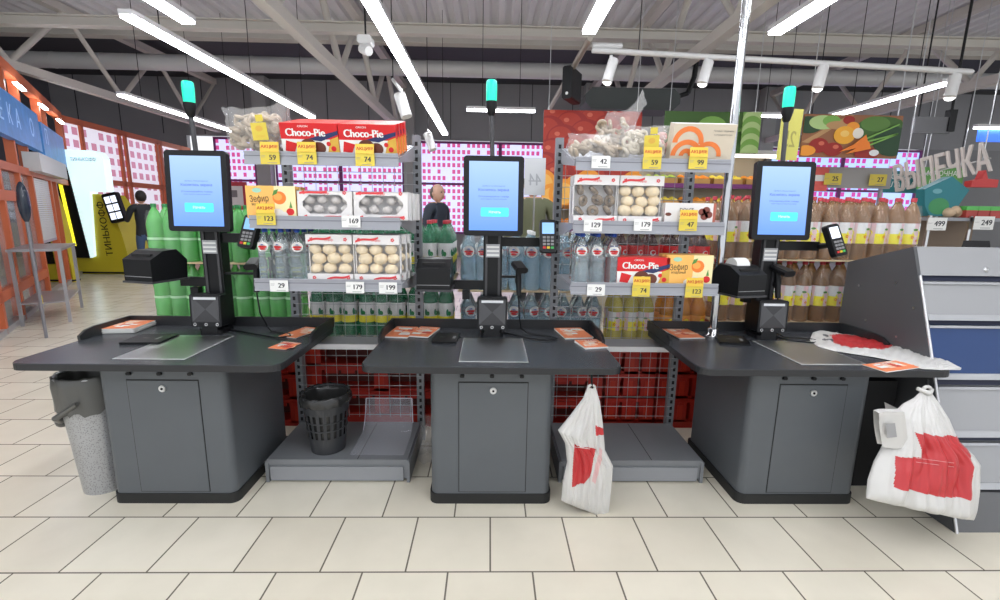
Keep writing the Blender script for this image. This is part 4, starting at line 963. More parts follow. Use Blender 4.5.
# flat bag on the right desk
top_c = [(810,338),(813,331),(822,329),(845,333),(868,335),(890,336),(908,338),(922,347),(940,358),(962,366)]
bot_c = [(811,340),(818,345),(833,349),(852,352),(872,355),(893,359),(908,363),(922,367),(940,368),(961,368)]
K = 110; N = 26; c0 = atz(870,345,DZ); P = []; Q = []
for k_ in range(K+1):
    t = k_/K; a = interp(top_c,t); b = interp(bot_c,t); row = []; qr = []
    for i in range(N+1):
        u = i/N; px = a[0]+(b[0]-a[0])*u; py = a[1]+(b[1]-a[1])*u; p = atz(px,py,.885)
        e = math.sqrt(max(0,1-(2*u-1)**2))*min(1,t*12)*min(1,(1-t)*12); p.z = DZ+.004+.017*e*(1+.35*noise1(t*9,u*2.4,1))+.006*e*noise1(t*33,u*6); row.append(p-Vector((c0.x,c0.y,DZ))); qr.append((px,py))
    P.append(row); Q.append(qr)
rp = [(829,335),(846,334),(870,336),(892,338),(893,345),(886,349),(868,349),(848,347),(834,344)]
def mfb(a,b):
    q = Q[a][b]
    if inpoly(q,rp): return bagred_m
    if inpoly(q,[(822,334),(828,335),(827,337),(822,336)]) or inpoly(q,[(822,339),(834,340),(833,342),(822,341)]): return bagink_m
    return bagw_m
o = empty('plastic_bag', (c0.x,c0.y,DZ), 'crumpled white and red plastic bag lying flat across the right desk', 'plastic bag')
s = MB().grid(P,bagw_m,False,True,mfb); s.grid([[Vector((r[i].x,r[i].y,.002)) for i in (0,N)] for r in P],bagw_m); s.build('bag_body', o)
# ================================================================== GREY DISPLAY CABINET AT RIGHT
gx0, gx1 = 2.54, 3.9
cabs = mat('cab_side', (.085,.088,.095), .4); cabl = mat('cab_panel', (.36,.365,.38), .4, .2); cabblue = mat('cab_blue', (.012,.045,.16), .4)
o = empty('display_cabinet', (gx0,2.18,0), 'tall grey display cabinet with one blue panel at the right edge', 'display cabinet')
def fy(z): return .36*z
P = [(0,0),(fy(1.51),1.51),(1.03,1.37),(1.03,0)]
s = MB(); s.add([(0,a,b) for a,b in P]+[(.02,a,b) for a,b in P],[(3,2,1,0),(4,5,6,7)]+[(i,(i+1)%4,4+(i+1)%4,4+i) for i in range(4)],cabs); s.build('side_panel', o)
s = MB(); P2 = [(.03,.01),(fy(1.5)+.03,1.5),(1.03,1.36),(1.03,.01)]; s.add([(.02,a,b) for a,b in P2]+[(gx1-gx0,a,b) for a,b in P2],[(3,2,1,0),(4,5,6,7)]+[(i,(i+1)%4,4+(i+1)%4,4+i) for i in range(4)],mat('cab_dark_blue',(.01,.015,.05),.5)); s.build('carcass', o)
def strip(z0, z1, m, nm, lip=True):
    s = MB(); a0, a1 = fy(z0), fy(z1)
    q = [(.021,a0,z0),(gx1-gx0,a0,z0),(gx1-gx0,a1,z1),(.021,a1,z1)]
    s.add(q+[(x,y+.03,z) for x,y,z in q],[(0,1,2,3),(7,6,5,4),(0,4,5,1),(1,5,6,2),(2,6,7,3),(3,7,4,0)],m)
    if lip:
        for (b0,b1) in ((z0,z0+.03),(z1-.012,z1)): s.add([(.021,fy(b0)-.012,b0),(gx1-gx0,fy(b0)-.012,b0),(gx1-gx0,fy(b1)-.008,b1),(.021,fy(b1)-.008,b1),(.021,fy(b0)+.01,b0),(gx1-gx0,fy(b0)+.01,b0),(gx1-gx0,fy(b1)+.01,b1),(.021,fy(b1)+.01,b1)],[(0,1,2,3),(0,4,5,1),(3,2,6,7),(0,3,7,4),(1,5,6,2)],mat('cab_lip',(.46,.47,.49),.35,.3))
    return s.build(nm, o)
strip(1.345,1.51,cabl,'front_panel',False); strip(1.095,1.31,cabl,'front_panel'); strip(.775,1.065,cabblue,'front_panel')
strip(.475,.735,cabl,'front_panel'); strip(.215,.445,cabl,'front_panel'); strip(.0,.195,mat('cab_low',(.13,.133,.14),.4),'kick_panel',False)
s = MB(); s.rod((.008,-.008,0),(.008,fy(1.345)-.008,1.345),.008,mat('edge_trim',(.75,.75,.77),.25,.5),6); s.build('edge_trim', o)
for y_,z_ in ((.47,1.15),(.62,1.28),(.8,1.0),(.55,.95),(.9,1.22)): MB().rod((-.001,y_,z_),(-.004,y_,z_),.007,steel_m,10).build('screw', o)
MB().ball((.42,fy(1.4)-.004,1.38),.016,steel_m,10).build('knob', o)
# dark space between: black block stands in for the shade under the right desk's right end
tag(MB().box(2.25,2.50,2.62,3.1,0,.70,blackm_m).build('gap_shade_block'),'black block standing in for shade in the gap between right checkout and grey cabinet','box')
# ================================================================== LEFT BACKGROUND
stl = mat('table_steel', (.34,.34,.36), .35, .5)
o = empty('steel_table', (-6.75,7.15,0), 'stainless steel packing table with a lower shelf by the orange shopfront', 'table', WA-PI/2)
for sx in (-.25,.25):
    for sy in (-.62,.62): MB().box(sx-.02,sx+.02,sy-.02,sy+.02,0,1.05,stl).build('leg', o)
MB().box(-.28,.28,-.68,.68,1.05,1.085,stl).build('table_top', o); MB().box(-.25,.25,-.62,.62,.30,.32,stl).build('lower_shelf', o)
tag(MB().box(-.03,.03,-.005,0,0,.12,yellow_m).build('price_tag', loc=(-6.30,6.50,.33)),'small yellow tag on the lower shelf of the steel table','price tag')
yel2 = mat('machine_yellow', (.66,.56,.03), .4); yelem = mat('yellow_light', (.9,.8,.05), .4, emit=.9, ecol=(.95,.85,.03)); signw = mat('light_panel', (.75,.95,.95), .4, emit=.55, ecol=(.72,.93,.94))
def cash_machine(x, y, label, k, rz):
    o = empty('cash_machine', (x,y,0), label, 'cash machine', rz)
    s = MB(); s.prism([(x_*k,z) for x_,z in [(-.72,0),(.78,0),(.77,.35),(.66,1.05),(.50,1.6),(.25,2.0),(-.72,2.05)]],-.05,.75 if k == 1 else .12,yel2); s.build('housing', o)
    s = MB(); s.prism([(-.73*k,.02),(.79*k,.02),(.79*k,.06),(-.73*k,.06)],-.07,.76 if k == 1 else .13,black_m); s.build('plinth', o)
    s = MB(); s.prism([(x_*k,z) for x_,z in [(-.60,.52),(-.48,.42),(-.14,.42),(-.42,3.02),(-.60,3.08),(-.74,3.0),(-.76,2.85)]],-.14,-.05,black_m); s.build('sign_frame', o)
    s = MB(); s.prism([(-.50*k,.75),(-.42*k,.72),(-.58*k,2.75),(-.66*k,2.75)],-.155,-.14,yelem); s.build('light_strip', o)
    if k == 1:
        s = MB(); s.prism([(-.14,.42),(-.04,.46),(.08,2.06),(.50,2.06),(.50,2.85),(.42,2.98),(.30,3.03),(-.40,3.05),(-.44,2.95)],-.12,.1,signw); s.build('light_panel', o)
        s = MB(); s.text('ТИНЬКОФФ',.12,mat('sign_grey_text',(.25,.35,.4),.5),T(.03,-.125,2.82) @ FRONT,.02,width=.62); s.text('ТИНЬКОФФ',.23,black_m,T(.28,-.055,1.15) @ FRONT @ RZ(PI/2+.06),.02,width=1.35); s.build('lettering', o)
        s = MB(); s.prism(rrect(-.19,.19,-.36,.36,.05,4),-.05,.06,black_m,T(.64,-.12,1.68) @ RY(-.22)); mo = s.build('screen_housing', o)
        s = MB(); 
        for a in (-.11,.11):
            for b in (-.2,.0,.2): s.box(a*.7-.065,a*.7+.065,-.056,-.05,b-.08,b+.08,wscr_m,T(.64,-.12,1.68) @ RY(-.22))
        s.build('screen', mo)
    return o
p = at(102,272,12.0); cash_machine(p.x,12.0,'tall yellow cash machine with glowing white panel and vertical lettering',1,0)
p = at(61,272,10.6); cash_machine(p.x,10.6,'second yellow machine half hidden left of the lettered cash machine',.38,0)
# round headed dark device at left
p = at(14,205,5.9); o = empty('information_stand', (p.x+.12,p.y,0), 'dark oval headed stand just inside the left edge', 'stand')
MB().rod((0,0,0),(0,0,1.5),.018,mat('stand_grey',(.2,.2,.22),.4)).build('pole', o); MB().ball((0,0,1.72),.20,mat('dark_glossy',(.02,.03,.05),.1),16,(.30,.3,1.25)).build('head', o)
# door zone at far left back wall: red posters and bright opening
o = empty('poster_board', at(222,190,17.5)-Vector((0,0,.6)), 'red and white notices on the back wall left of the shelving', 'notice board')
MB().box(-.9,.9,0,.03,-.9,.9,mat('notice_red',(.55,.05,.07),.5)).build('board', o)
s = MB()
for i in range(2):
    for j in range(2): s.box(-.8+i*.85,-.1+i*.85,-.02,0,-.8+j*.85,-.1+j*.85,paper_m); s.box(-.6+i*.85,-.3+i*.85,-.03,-.02,-.5+j*.85,-.25+j*.85,grey2_m)
s.build('notice', o)
p = at(150,212,17.6); o = empty('red_kiosk', (p.x,17.3,0), 'red framed opening with a bright poster behind the cash machine', 'kiosk')
MB().box(-1.5,1.6,0,.4,0,2.9,mat('kiosk_red',(.55,.07,.05),.5)).build('frame', o); MB().box(-1.0,1.2,-.02,0,.9,2.5,mat('poster_bright',(.7,.75,.85),.4,emit=.7,ecol=(.75,.8,.95))).build('poster', o); MB().disc(.9,1.9,.28,.28,mat('orange_spot',(.9,.4,.1),.5),T(0,-.03,0) @ FRONT).build('sticker', o)
MB().box(-1.6,1.7,-.3,0,2.9,3.2,paper_m).build('canopy', o)
# ================================================================== PEOPLE
def person(x, y, h, rz, label, jacket, trousers, hairc, bald=False, arms='down'):
    k = h/1.75
    J = dict(pel=(0,0,.92),wai=(0,0,1.08),che=(0,-.01,1.28),nec=(0,0,1.46),neck=(0,0,1.52),
        ls=(-.18,0,1.42),le=(-.24,.02,1.14),lw=(-.22,-.12,.92),lh=(-.21,-.16,.84),rs=(.18,0,1.42),re=(.24,.02,1.14),rw=(.22,-.12,.92),rh=(.21,-.16,.84),
        lk=(-.10,-.02,.50),la=(-.11,.02,.08),lt=(-.12,-.15,.03),rk=(.10,-.03,.50),ra=(.11,.02,.08),rt_=(.12,-.15,.03),lp=(-.09,0,.86),rp=(.09,0,.86))
    if arms == 'reach': J.update(le=(-.24,-.15,1.20),lw=(-.16,-.40,1.28),lh=(-.14,-.48,1.30),re=(.25,-.08,1.18),rw=(.18,-.32,1.18),rh=(.16,-.40,1.20))
    Rr = dict(pel=.145,wai=.135,che=.16,nec=.10,neck=.058,ls=.075,le=.052,lw=.036,lh=.034,rs=.075,re=.052,rw=.036,rh=.034,lk=.062,la=.045,lt=.04,rk=.062,ra=.045,rt_=.04,lp=.095,rp=.095)
    names = list(J); E_ = [('pel','wai'),('wai','che'),('che','nec'),('nec','neck'),('nec','ls'),('ls','le'),('le','lw'),('lw','lh'),('nec','rs'),('rs','re'),('re','rw'),('rw','rh'),('pel','lp'),('lp','lk'),('lk','la'),('la','lt'),('pel','rp'),('rp','rk'),('rk','ra'),('ra','rt_')]
    me = bpy.data.meshes.new('sk'); me.from_pydata([Vector(J[n])*k for n in names],[(names.index(a),names.index(b)) for a,b in E_],[])
    so = bpy.data.objects.new('sk', me); C.objects.link(so); so.modifiers.new('s','SKIN'); 
    if not me.skin_vertices: pass
    for i,n in enumerate(names): sv = me.skin_vertices[0].data[i]; sv.radius = (Rr[n]*k, Rr[n]*k*(.72 if n in ('pel','wai','che') else .95)); sv.use_root = (n == 'pel')
    sb_ = so.modifiers.new('d','SUBSURF'); sb_.levels = 2; sb_.render_levels = 2
    bpy.context.view_layer.update(); dg = bpy.context.evaluated_depsgraph_get()
    bm_ = bpy.data.meshes.new_from_object(so.evaluated_get(dg)); bpy.data.objects.remove(so)
    skin = mat('skin',(.55,.33,.24),.5)
    bm_.materials.clear()
    for m_ in (jacket,trousers,skin,black_m): bm_.materials.append(m_)
    hands = [Vector(J['lh'])*k, Vector(J['rh'])*k]
    for pl in bm_.polygons:
        c = pl.center; pl.use_smooth = True
        pl.material_index = 3 if c.z < .09*k else (1 if c.z < .88*k and min((c-hh).length for hh in hands) > .16*k and abs(c.x) < .2*k else (2 if c.z > 1.50*k or min((c-hh).length for hh in hands) < .07*k else 0))
    o = empty('person', (x,y,0), label, 'person', rz)
    b = bpy.data.objects.new('body', bm_); C.objects.link(b); b.parent = o
    s = MB(); c = (0,-.015*k,1.635*k); s.ball(c,.105*k,skin,18,(.80,.95,1.15)); s.ball((0,-.115*k,1.62*k),.016*k,skin,8,(.8,1.2,1.4))
    for q in (-1,1): s.ball((q*.083*k,0,1.62*k),.026*k,skin,8,(.4,.8,1.2)); s.ball((q*.034*k,-.103*k,1.645*k),.010*k,darktext_m,6)
    s.box(-.025*k,.025*k,-.112*k,-.10*k,1.575*k,1.583*k,mat('lips',(.4,.15,.13),.5)); s.build('head', o)
    for q,hh in ((-1,hands[0]),(1,hands[1])):
        s = MB(); d = Vector((0,-.5,-.8)).normalized() if arms == 'down' else Vector((0,-1,.1))
        for f in range(4): a = hh+Vector(((f-1.5)*.016*k,0,0)); m1 = a+d*.045*k; m2 = m1+(d+Vector((0,.5,-.2))).normalized()*.03*k; s.rod(a,m1,.0085*k,skin,6); s.rod(m1,m2,.008*k,skin,6,.006*k)
        s.rod(hh+Vector((-q*.025*k,0,.02*k)),hh+Vector((-q*.05*k,-.03*k,-.01*k)),.009*k,skin,6); s.build('fingers', o)
    s = MB()
    if bald: s.ball((0,.02*k,1.635*k),.107*k,hairc,16,(.81,.80,.95))
    else: s.ball((0,.012*k,1.66*k),.112*k,hairc,16,(.84,.95,1.05))
    s.build('hair', o)
    return o
dk = mat('black_jacket',(.012,.015,.02),.7); navy = mat('navy_jacket',(.02,.028,.045),.7); jean = mat('jeans',(.05,.09,.18),.7); olive = mat('olive_jacket',(.12,.13,.07),.7); hair_m = mat('dark_hair',(.015,.012,.010),.6); hairg = mat('short_hair',(.12,.09,.08),.6)
p = at(146,240,11.3); person(p.x,11.3,2.06,.9+PI,'person in a black jacket and jeans using the yellow cash machine',dk,jean,hair_m,arms='reach')
p = at(437,200,8.0); person(p.x,8.0,2.14,1.0,'person with very short hair in a dark jacket, left of the middle screen',navy,jean,hairg,True)
p = at(533,200,5.6); person(p.x,5.6,2.16,PI,'person in an olive jacket seen from behind, right of the middle screen',olive,dk,hair_m)
# ================================================================== HANGING SHEETS
def sheet(px0, py0, px1, py1, Y, txt, m, label, base, rz=0, tm=None, rzr=0):
    a = at(px0,py1,Y); b = at(px1,py0,Y); w_ = abs(b.x-a.x); h_ = b.z-a.z
    o = empty('price_sheet', ((a.x+b.x)/2,Y,a.z), label, 'sign')
    MB().box(-w_/2,w_/2,0,.003,0,h_,m,RY(rzr)).build('sheet', o); s = MB().text(txt,h_*.45,tm or mat('faint_ink',(.45,.47,.50),.5),RY(rzr) @ T(0,-.001,h_*.40) @ FRONT @ Matrix.Diagonal((-1,1,1,1)),.03,width=w_*.6); s.build('lettering', o)
    MB().rod((0,.008,base-a.z),(0,.008,h_*.5),.006,steel_m,8).build('stick', o)
sheet(524,158,546,195,3.45,'44',mat('sheet_white',(.72,.74,.76),.5),'white price sheet on a stick right of the middle screen',1.55)
sheet(776,109,803,160,3.45,'25',mat('sheet_yellow',(.60,.56,.12),.5),'tall yellow price sheet on a stick behind the right screen',1.84,tm=mat('olive_ink',(.35,.32,.08),.5),rzr=.02)
# ================================================================== PRODUCE AREA
def board(px0, py0, px1, py1, Y, label, name='hanging_poster'):
    a = at(px0,py1,Y); b = at(px1,py0,Y); o = empty(name, ((a.x+b.x)/2,Y,(a.z+b.z)/2), label, 'poster')
    w_ = (b.x-a.x)/2; h_ = (b.z-a.z)/2
    for q in (-1,1): MB().rod((q*w_*.9,0,h_),(q*w_*.9,0,6.2-o.location.z),.006,steel_m,5).build('suspension_wire', o)
    return o, w_, h_
def veg(s, cx, cz, r, m, lay, hi=True, sx=1.):
    s.disc(cx,cz,r*sx,r,m,T(0,-.012-.002*lay,0) @ FRONT,20)
def clip_disc(s, cx, cz, rx, rz_, m, lay, w_, h_, n=22):
    pts = [(max(-w_,min(w_,cx+rx*math.cos(2*PI*i/n))), max(-h_,min(h_,cz+rz_*math.sin(2*PI*i/n)))) for i in range(n)]
    q = [pts[0]]
    for p_ in pts[1:]:
        if math.dist(p_,q[-1]) > 1e-5: q.append(p_)
    if len(q) > 2: s.poly(q,m,T(0,-.016-.0015*lay,0) @ FRONT)
tomr = mat('tomato_red',(.34,.016,.010),.5); tomd = mat('tomato_dark',(.22,.01,.01),.5); toml = mat('tomato_light',(.66,.14,.08),.5); orr = mat('orange_fruit',(.90,.33,.03),.5); gr1 = mat('cucumber_green',(.05,.13,.02),.5); gr2 = mat('cabbage_green',(.20,.42,.08),.5); grd = mat('herb_green',(.015,.06,.02),.5)
o, w_, h_ = board(541,112,642,205,7.2,'large red tomato poster hanging behind the right bay')
MB().box(-w_,w_,-.01,.01,-h_,h_,tomd).build('board', o); s = MB(); random.seed(4)
for i in range(26):
    cx = -w_+2*w_*((i*0.382)%1); cz = h_-2*h_*(i/26)*.75; r = .26
    if cz < -h_*.45: continue
    clip_disc(s,cx,cz,r,r*.92,tomr,i,w_,h_); clip_disc(s,cx-.04,cz+.05,r*.7,r*.6,mat('tomato_mid',(.46,.035,.016),.5),i+.3,w_,h_); clip_disc(s,cx-.09,cz+.10,r*.16,r*.12,toml,i+.6,w_,h_)
for i in range(9): clip_disc(s,-w_+2*w_*((i*.37)%1),-h_*(.55+.1*(i%4)),.22,.22,orr,30+i,w_,h_); clip_disc(s,-w_+2*w_*((i*.37)%1),-h_*(.55+.1*(i%4)),.16,.16,mat('orange_pulp',(.95,.50,.10),.5),30.5+i,w_,h_)
for e in range(0): s.poly([(-w_*.65,h_*.7),(-w_*.65+.16*math.cos(e*1.26),h_*.7+.16*math.sin(e*1.26)),(-w_*.65+.15*math.cos(e*1.26+.3),h_*.7+.15*math.sin(e*1.26+.3))],gr2,T(0,-.09,0) @ FRONT)
s.build('printed_picture', o)
o, w_, h_ = board(662,113,760,152,7.2,'green vegetable poster hanging just behind the chrome pole')
MB().box(-w_,w_,-.01,.01,-h_,h_,gr1).build('board', o); s = MB()
for i in range(20): cx = -w_+2*w_*((i*.382)%1); clip_disc(s,cx,h_*(1-2*((i*.61)%1)),.22,.15,(gr1,mat('green_mid',(.10,.22,.04),.5),gr2)[i%3],i,w_,h_)
for i in range(8): clip_disc(s,w_*.82,h_*(.9-.28*i),.15,.14,(gr2,mat('pale_green',(.45,.62,.25),.5))[i%2],24+i,w_,h_)
s.build('printed_picture', o)
o, w_, h_ = board(799,116,903,157,6.5,'wide poster of mixed vegetables in a basket above the lemonade')
MB().box(-w_,w_,-.01,.01,-h_,h_,mat('poster_brown',(.30,.12,.05),.5)).build('board', o); s = MB()
for (cx,cz,rx,rz_,m) in ((-.9,.5,.3,.4,grd),(.6,.35,.55,.6,gr1),(.85,-.2,.4,.7,grd),(.45,.6,.3,.35,mat('green_mid',(.10,.22,.04),.5)),(-.62,.62,.28,.33,mat('pale_green',(.45,.62,.25),.5)),(-.45,.7,.18,.25,gr2),(-.30,.5,.25,.2,mat('basket_tan',(.50,.28,.12),.5)),(-.1,.75,.12,.2,tomr),(.0,.45,.13,.22,orr),(-.15,.05,.22,.42,mat('pumpkin',(.90,.42,.03),.5)),(-.15,.12,.09,.15,mat('pumpkin_l',(.95,.60,.15),.5)),(.12,.15,.11,.25,mat('garlic',(.85,.80,.70),.5)),(-.65,-.45,.2,.35,tomr),(-.60,-.35,.06,.1,toml),(-.35,-.62,.2,.32,tomr),(-.3,-.5,.06,.1,toml),(-.9,-.7,.2,.25,orr),(.35,-.8,.25,.3,tomr),(.5,-.75,.1,.15,capw_m)):
    clip_disc(s,cx*w_,cz*h_,rx*w_,rz_*h_,m,len(s.f)*.25,w_,h_)
for i,(a,b) in enumerate((((-.25,-.75),(.30,-.25)),((-.12,-.85),(.36,-.4)),((-.05,-.55),(.28,-.1)))): 
    ax,az = a[0]*w_,a[1]*h_; bx,bz = b[0]*w_,b[1]*h_; s.poly([(ax,az),(bx+.02,bz-.05),(bx-.02,bz+.05)],mat('carrot',(.88,.22,.02),.5),T(0,-.05-.002*i,0) @ FRONT); s.poly([(bx,bz-.012),(w_*.9,bz+.10+.04*i),(w_*.9,bz+.12+.04*i),(bx,bz+.012)],gr2,T(0,-.05,0) @ FRONT)
s.poly([(-w_,-h_*.3),(-w_*.85,-h_*.35),(w_*.0,h_*.98),(-w_*.12,h_*.98)],mat('basket_tan'),T(0,-.011,0) @ FRONT); s.build('printed_picture', o)
# fruit stand
def fruit_stand(px0, px1, Y):
    a = at(px0,200,Y); b = at(px1,200,Y); W = b.x-a.x
    o = empty('fruit_stand', (a.x,Y,0), 'stepped fruit stand with crates of fruit behind the right bay', 'fruit stand')
    for q in (0,W/2,W): MB().box(q-.04,q+.04,.3,.4,0,2.75,mat('stand_grey')).build('post', o)
    MB().box(0,W,.38,.42,.0,2.75,mat('stand_back',(.45,.40,.30),.6)).build('back_panel', o)
    z = (2.18,1.82,1.45,1.05)
    for k_,zz in enumerate(z): s = MB().box(0,W,-.12*k_,.38,zz-.03,zz,mat('stand_shelf',(.55,.5,.42),.5)).build('shelf', o); MB().box(0,W,-.12*k_-.02,-.12*k_,zz-.05,zz+.02,(purple_m,mat('rail_orange',(.7,.3,.08),.5))[k_%2]).build('price_rail', s)
    lampm = mat('stand_light',(1,.95,.85),.4,emit=3.); MB().box(0,W,-.05,.02,2.62,2.66,lampm).build('strip_light', o); MB().box(0,W,-.1,.4,2.66,2.72,white_m).build('canopy', o)
    cols = [('orange',orr),('lemon',mat('lemon_fruit',(.88,.70,.06),.5)),('orange',orr),('apple',mat('apple_green',(.45,.60,.10),.5)),('tangerine',mat('tangerine',(.92,.30,.02),.5)),('banana',mat('banana_yel',(.90,.72,.08),.5))]
    nC = 7; protos = {}
    for k_,zz in enumerate(z[:3]):
        for c in range(nC):
            nm, m = cols[(c+k_*2)%6]; cw = W/nC; x0 = a.x+cw*c
            cr = MB(); cr.box(.02,cw-.02,0,.01,.0,.10,mat('crate',(.60,.33,.10),.6)); cr.box(.02,.03,0,.34,0,.12,mat('crate')); cr.box(cw-.03,cw-.02,0,.34,0,.12,mat('crate')); cr.box(.02,cw-.02,0,.34,0,.01,mat('crate'))
            pl = '%s tier of the stand, number %s from the left' % (('top','second','third')[k_],'one two three four five six seven'.split()[c])
            q = cr.build('fruit_crate', loc=(x0,Y-.12*k_+.01,zz+.001)); tag(q,'crate of %ss on the %s' % (nm,pl),'crate')
            for j in range(8):
                if nm not in protos:
                    f = MB().ball((0,0,0),.062,m,10,(1.0,1.0,.95 if nm != 'lemon' else .85)).build(nm); protos[nm] = f
                else: f = protos[nm].copy(); C.objects.link(f)
                f.location = (x0+.08+(j%4)*(cw-.16)/3, Y-.12*k_+.08+.12*(j//4), zz+.085+.03*(j//4)); f.rotation_euler = (0,0,random.random()*3)
                tag(f,'%s, %s row, %s, %s crate, %s tier of the fruit stand' % (nm,('front','back')[j//4],('leftmost','second from left','third from left','rightmost')[j%4],'first second third fourth fifth sixth seventh'.split()[c],('top','second','third')[k_]),nm,'%ss in the crate on the %s' % (nm,pl))
fruit_stand(548,775,7.6)
# grey rail with two yellow tags
o = empty('shelf_header', at(847,177,7.0), 'grey shelf header carrying two yellow price tags above the lemonade', 'shelf header')
MB().box(-.68,.68,0,.05,-.16,.14,mat('header_grey',(.36,.35,.34),.5)).build('panel', o)
for q in (-.6,.6): MB().box(q-.02,q+.02,.05,.09,-o.location.z,.1,stl).build('post', o)
price_tag(833,179,'25','yellow price tag reading 25, left one on the distant grey header',False,True,6.95,k=2.5); price_tag(878,180,'27','yellow price tag reading 27, right one on the distant grey header',False,True,6.95,k=2.5)
p = at(819,177,6.98); tag(MB().box(-.14,.14,0,.004,-.2,.14,mat('sale_red',(.75,.12,.10),.5)).box(-.11,.11,-.002,0,-.06,.03,paper_m).build('sale_card', loc=p),'red and white sale card left of the yellow 25 tag','card')
# dairy boards
def sign_board(px, py, w_, h_, Y, m, lines, label, rz=0):
    o = empty('hanging_sign', at(px,py,Y), label, 'sign', rz)
    MB().box(-w_,w_,0,.03,-h_,h_,m).build('board', o); s = MB()
    for i,(t,sz,z) in enumerate(lines): s.text(t,sz,paper_m,T(0,-.003,z) @ FRONT,.02)
    s.build('lettering', o)
    for q in (-1,1): MB().rod((q*w_*.8,.01,h_),(q*w_*.8,.01,6.2-o.location.z),.008,steel_m,5).build('suspension_wire', o)
tealb = mat('teal_board',(.03,.22,.25),.5); greenb = mat('green_board',(.12,.36,.08),.5)
sign_board(903,182,.42,.22,9.6,tealb,[('МОЛОЧНАЯ',.13,.10),('ЛАВКА',.15,-.06)],'teal dairy sign with white lettering, left of the green one')
sign_board(941,180,.44,.24,9.2,greenb,[('МОЛОЧНАЯ',.13,.12),('ЛАВКА',.15,-.05)],'green dairy sign with white lettering behind the bakery letters')
# bakery letters
a = at(894,181,7.6); b = at(990,158,6.6); d = b-a; ln = d.length; ang = math.atan2(d.y,d.x); el = math.asin(d.z/ln)
o = empty('bakery_letters', (a.x,a.y,a.z), 'large white three-dimensional bakery lettering hanging at the right', 'sign', ang)
s = MB(); vs, fs = text_geo('ВЫПЕЧКА', .05, 36); x0 = min(v.x for v in vs); x1 = max(v.x for v in vs); k = ln/(x1-x0); lm = mat('letter_white',(.72,.66,.62),.5)

n_ = len(vs)
s.add([((v.x-x0)*k, dy, v.y*.60) for dy in (0,.05) for v in vs], [f for f in fs]+[[n_+i for i in f[::-1]] for f in fs]+[q for f in fs for q in ([f[0],f[3],n_+f[3],n_+f[0]],[f[1],n_+f[1],n_+f[2],f[2]],[f[0],n_+f[0],n_+f[1],f[1]],[f[3],f[2],n_+f[2],n_+f[3]])], lm, False, RY(-el)); s.build('lettering', o)
MB().rod((0,.03,-.0),(ln*math.cos(el),.03,ln*math.sin(el)-.0),.012,steel_m,6).build('rail', o)
for q in (.1,.9): MB().rod((q*ln,.03,q*ln*math.sin(el)),(q*ln,.03,6.2-a.z),.008,steel_m,5).build('suspension_wire', o)
# bakery shelf unit at far right
p0 = at(925,250,5.6); p1 = at(1015,250,5.6); W = p1.x-p0.x; zt = at(960,216,5.6).z
o = empty('bakery_counter', (p0.x,5.6,0), 'bakery counter with glass front at the far right', 'counter')
MB().box(0,W,0,.6,0,1.15,mat('counter_dark',(.10,.09,.09),.5)).build('cabinet', o); MB().box(0,W,.0,.6,zt-.06,zt-.02,shelfgrey_m).build('shelf', o)
for q in (0,W*.45,W): MB().box(q-.015,q+.015,0,.03,1.15,zt,steel_m).build('post', o)
MB().box(0,W,.55,.6,1.15,zt+.06,mat('counter_back',(.30,.22,.16),.6)).build('back_panel', o)
bun = mat('bun_brown',(.62,.30,.08),.5,noise=.3,nscale=30); pr_ = None
for j in range(7):
    f = MB().ball((0,0,0),.07,bun,12,(1.2,.9,.7)).build('bun', loc=(p0.x+.08+(j%4)*.12,5.72+.1*(j//4),1.20+.0*(j//4))); tag(f,'golden brown bun on the bakery counter, %s row, %s' % (('front','back')[j//4],('leftmost','second','third','rightmost')[j%4]),'bun','buns on the bakery counter')
o2 = MB(); o2.grid([[(x_*.09-.0,.02*math.sin(x_*2+z__),z__*.055) for x_ in range(5)] for z__ in range(6)],mat('dark_cloth',(.03,.03,.035),.8)); tag(o2.build('dark_cloth', loc=(p0.x+.42,5.58,1.16)),'dark cloth hanging at the front of the bakery counter','cloth')
gp = mat('green_pack',(.10,.50,.10),.4); rp_ = mat('red_pack',(.45,.06,.05),.5); pk = None
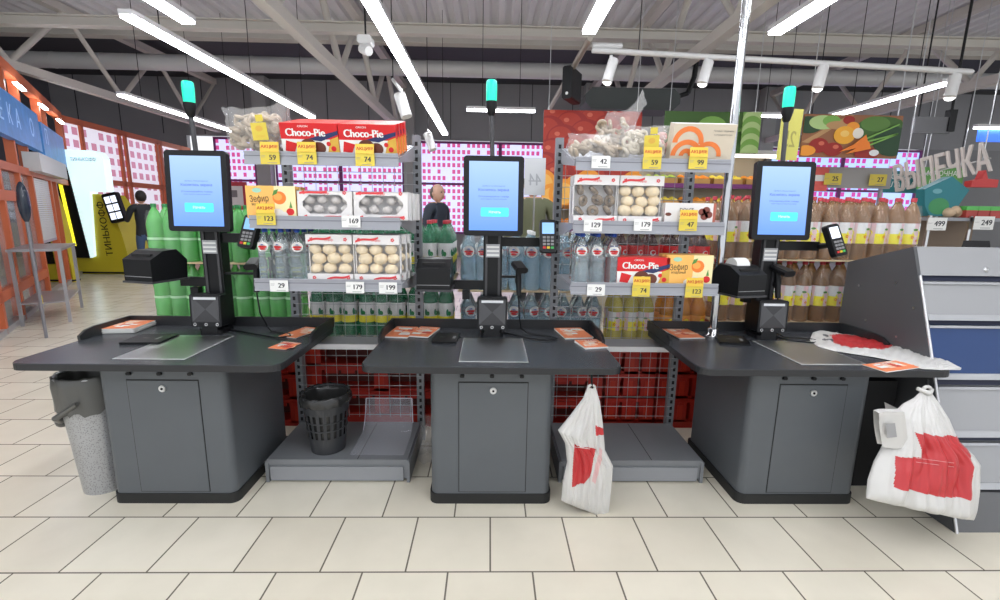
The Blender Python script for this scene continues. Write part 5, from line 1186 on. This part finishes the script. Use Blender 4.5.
for j in range(6):
    s = MB().box(-.07,.07,0,.12,0,.09,rp_).box(-.072,.072,-.002,.12,.09,.14,gp); q = s.build('salad_pack', loc=(p0.x+.52+j*.15,5.62,zt-.019)); tag(q,'green topped food pack on the upper bakery shelf, '+('first','second','third','fourth','fifth','sixth')[j]+' from the left','food pack','green topped packs on the bakery shelf')
for j in range(3): 
    q = MB().ball((0,0,0),.075,mat('pale_bun',(.62,.45,.30),.5),12,(1,1,.8)).build('bread_roll', loc=(p0.x+.28+j*.09,5.68+.03*j,zt+.04+.03*(j%2))); tag(q,'pale bread roll beside the teal display, %s one' % ('left','middle','right')[j],'bread roll','pale rolls on the bakery shelf')
price_tag(937,224,'499','white price card reading 499 below the teal display',False,False,5.55,k=2.3); price_tag(984,223,'249','white price card reading 249 at the right edge',False,False,5.55,k=2.4)
# teal faceted display
te = mat('teal_card',(.02,.20,.24),.5); o = empty('teal_display', at(944,198,5.68), 'teal five-sided card display with a green disc above the bakery shelf', 'display')
s = MB(); s.prism([(-.26,.10),(-.22,-.10),(-.14,-.22),(.14,-.22),(.22,-.05),(.30,.10),(.05,.26)],0,.12,te); s.build('card', o); s = MB(); s.disc(-.05,-.10,.13,.10,mat('green_disc',(.05,.28,.10),.5),T(0,-.003,0) @ FRONT); s.disc(-.1,.08,.06,.03,mat('teal_light',(.15,.40,.45),.5),T(0,-.003,0) @ FRONT); s.build('printed_front', o)
MB().rod((0,.06,-.22),(0,.06,zt-.02-o.location.z),.02,steel_m,8).build('stand', o)
p = at(984,181,6.2); q = MB().prism([(-.16,-.08),(.2,-.08),(.2,.02),(.05,.03),(.0,.14),(-.03,.03),(-.16,.0)],0,.1,mat('red_toy',(.62,.05,.05),.5)); o = q.build('red_sign', loc=p); tag(o,'small red sign shape at the right edge under the bakery letters','sign'); 
p = at(992,132,9.); q = MB().box(-.25,.25,0,.06,-.16,.16,mat('blue_display',(.05,.15,.8),.3,emit=.5,ecol=(.05,.2,.9))).build('blue_display', loc=at(993,133,9.2)); tag(q,'small blue lit display at the right edge above the bakery letters','display')
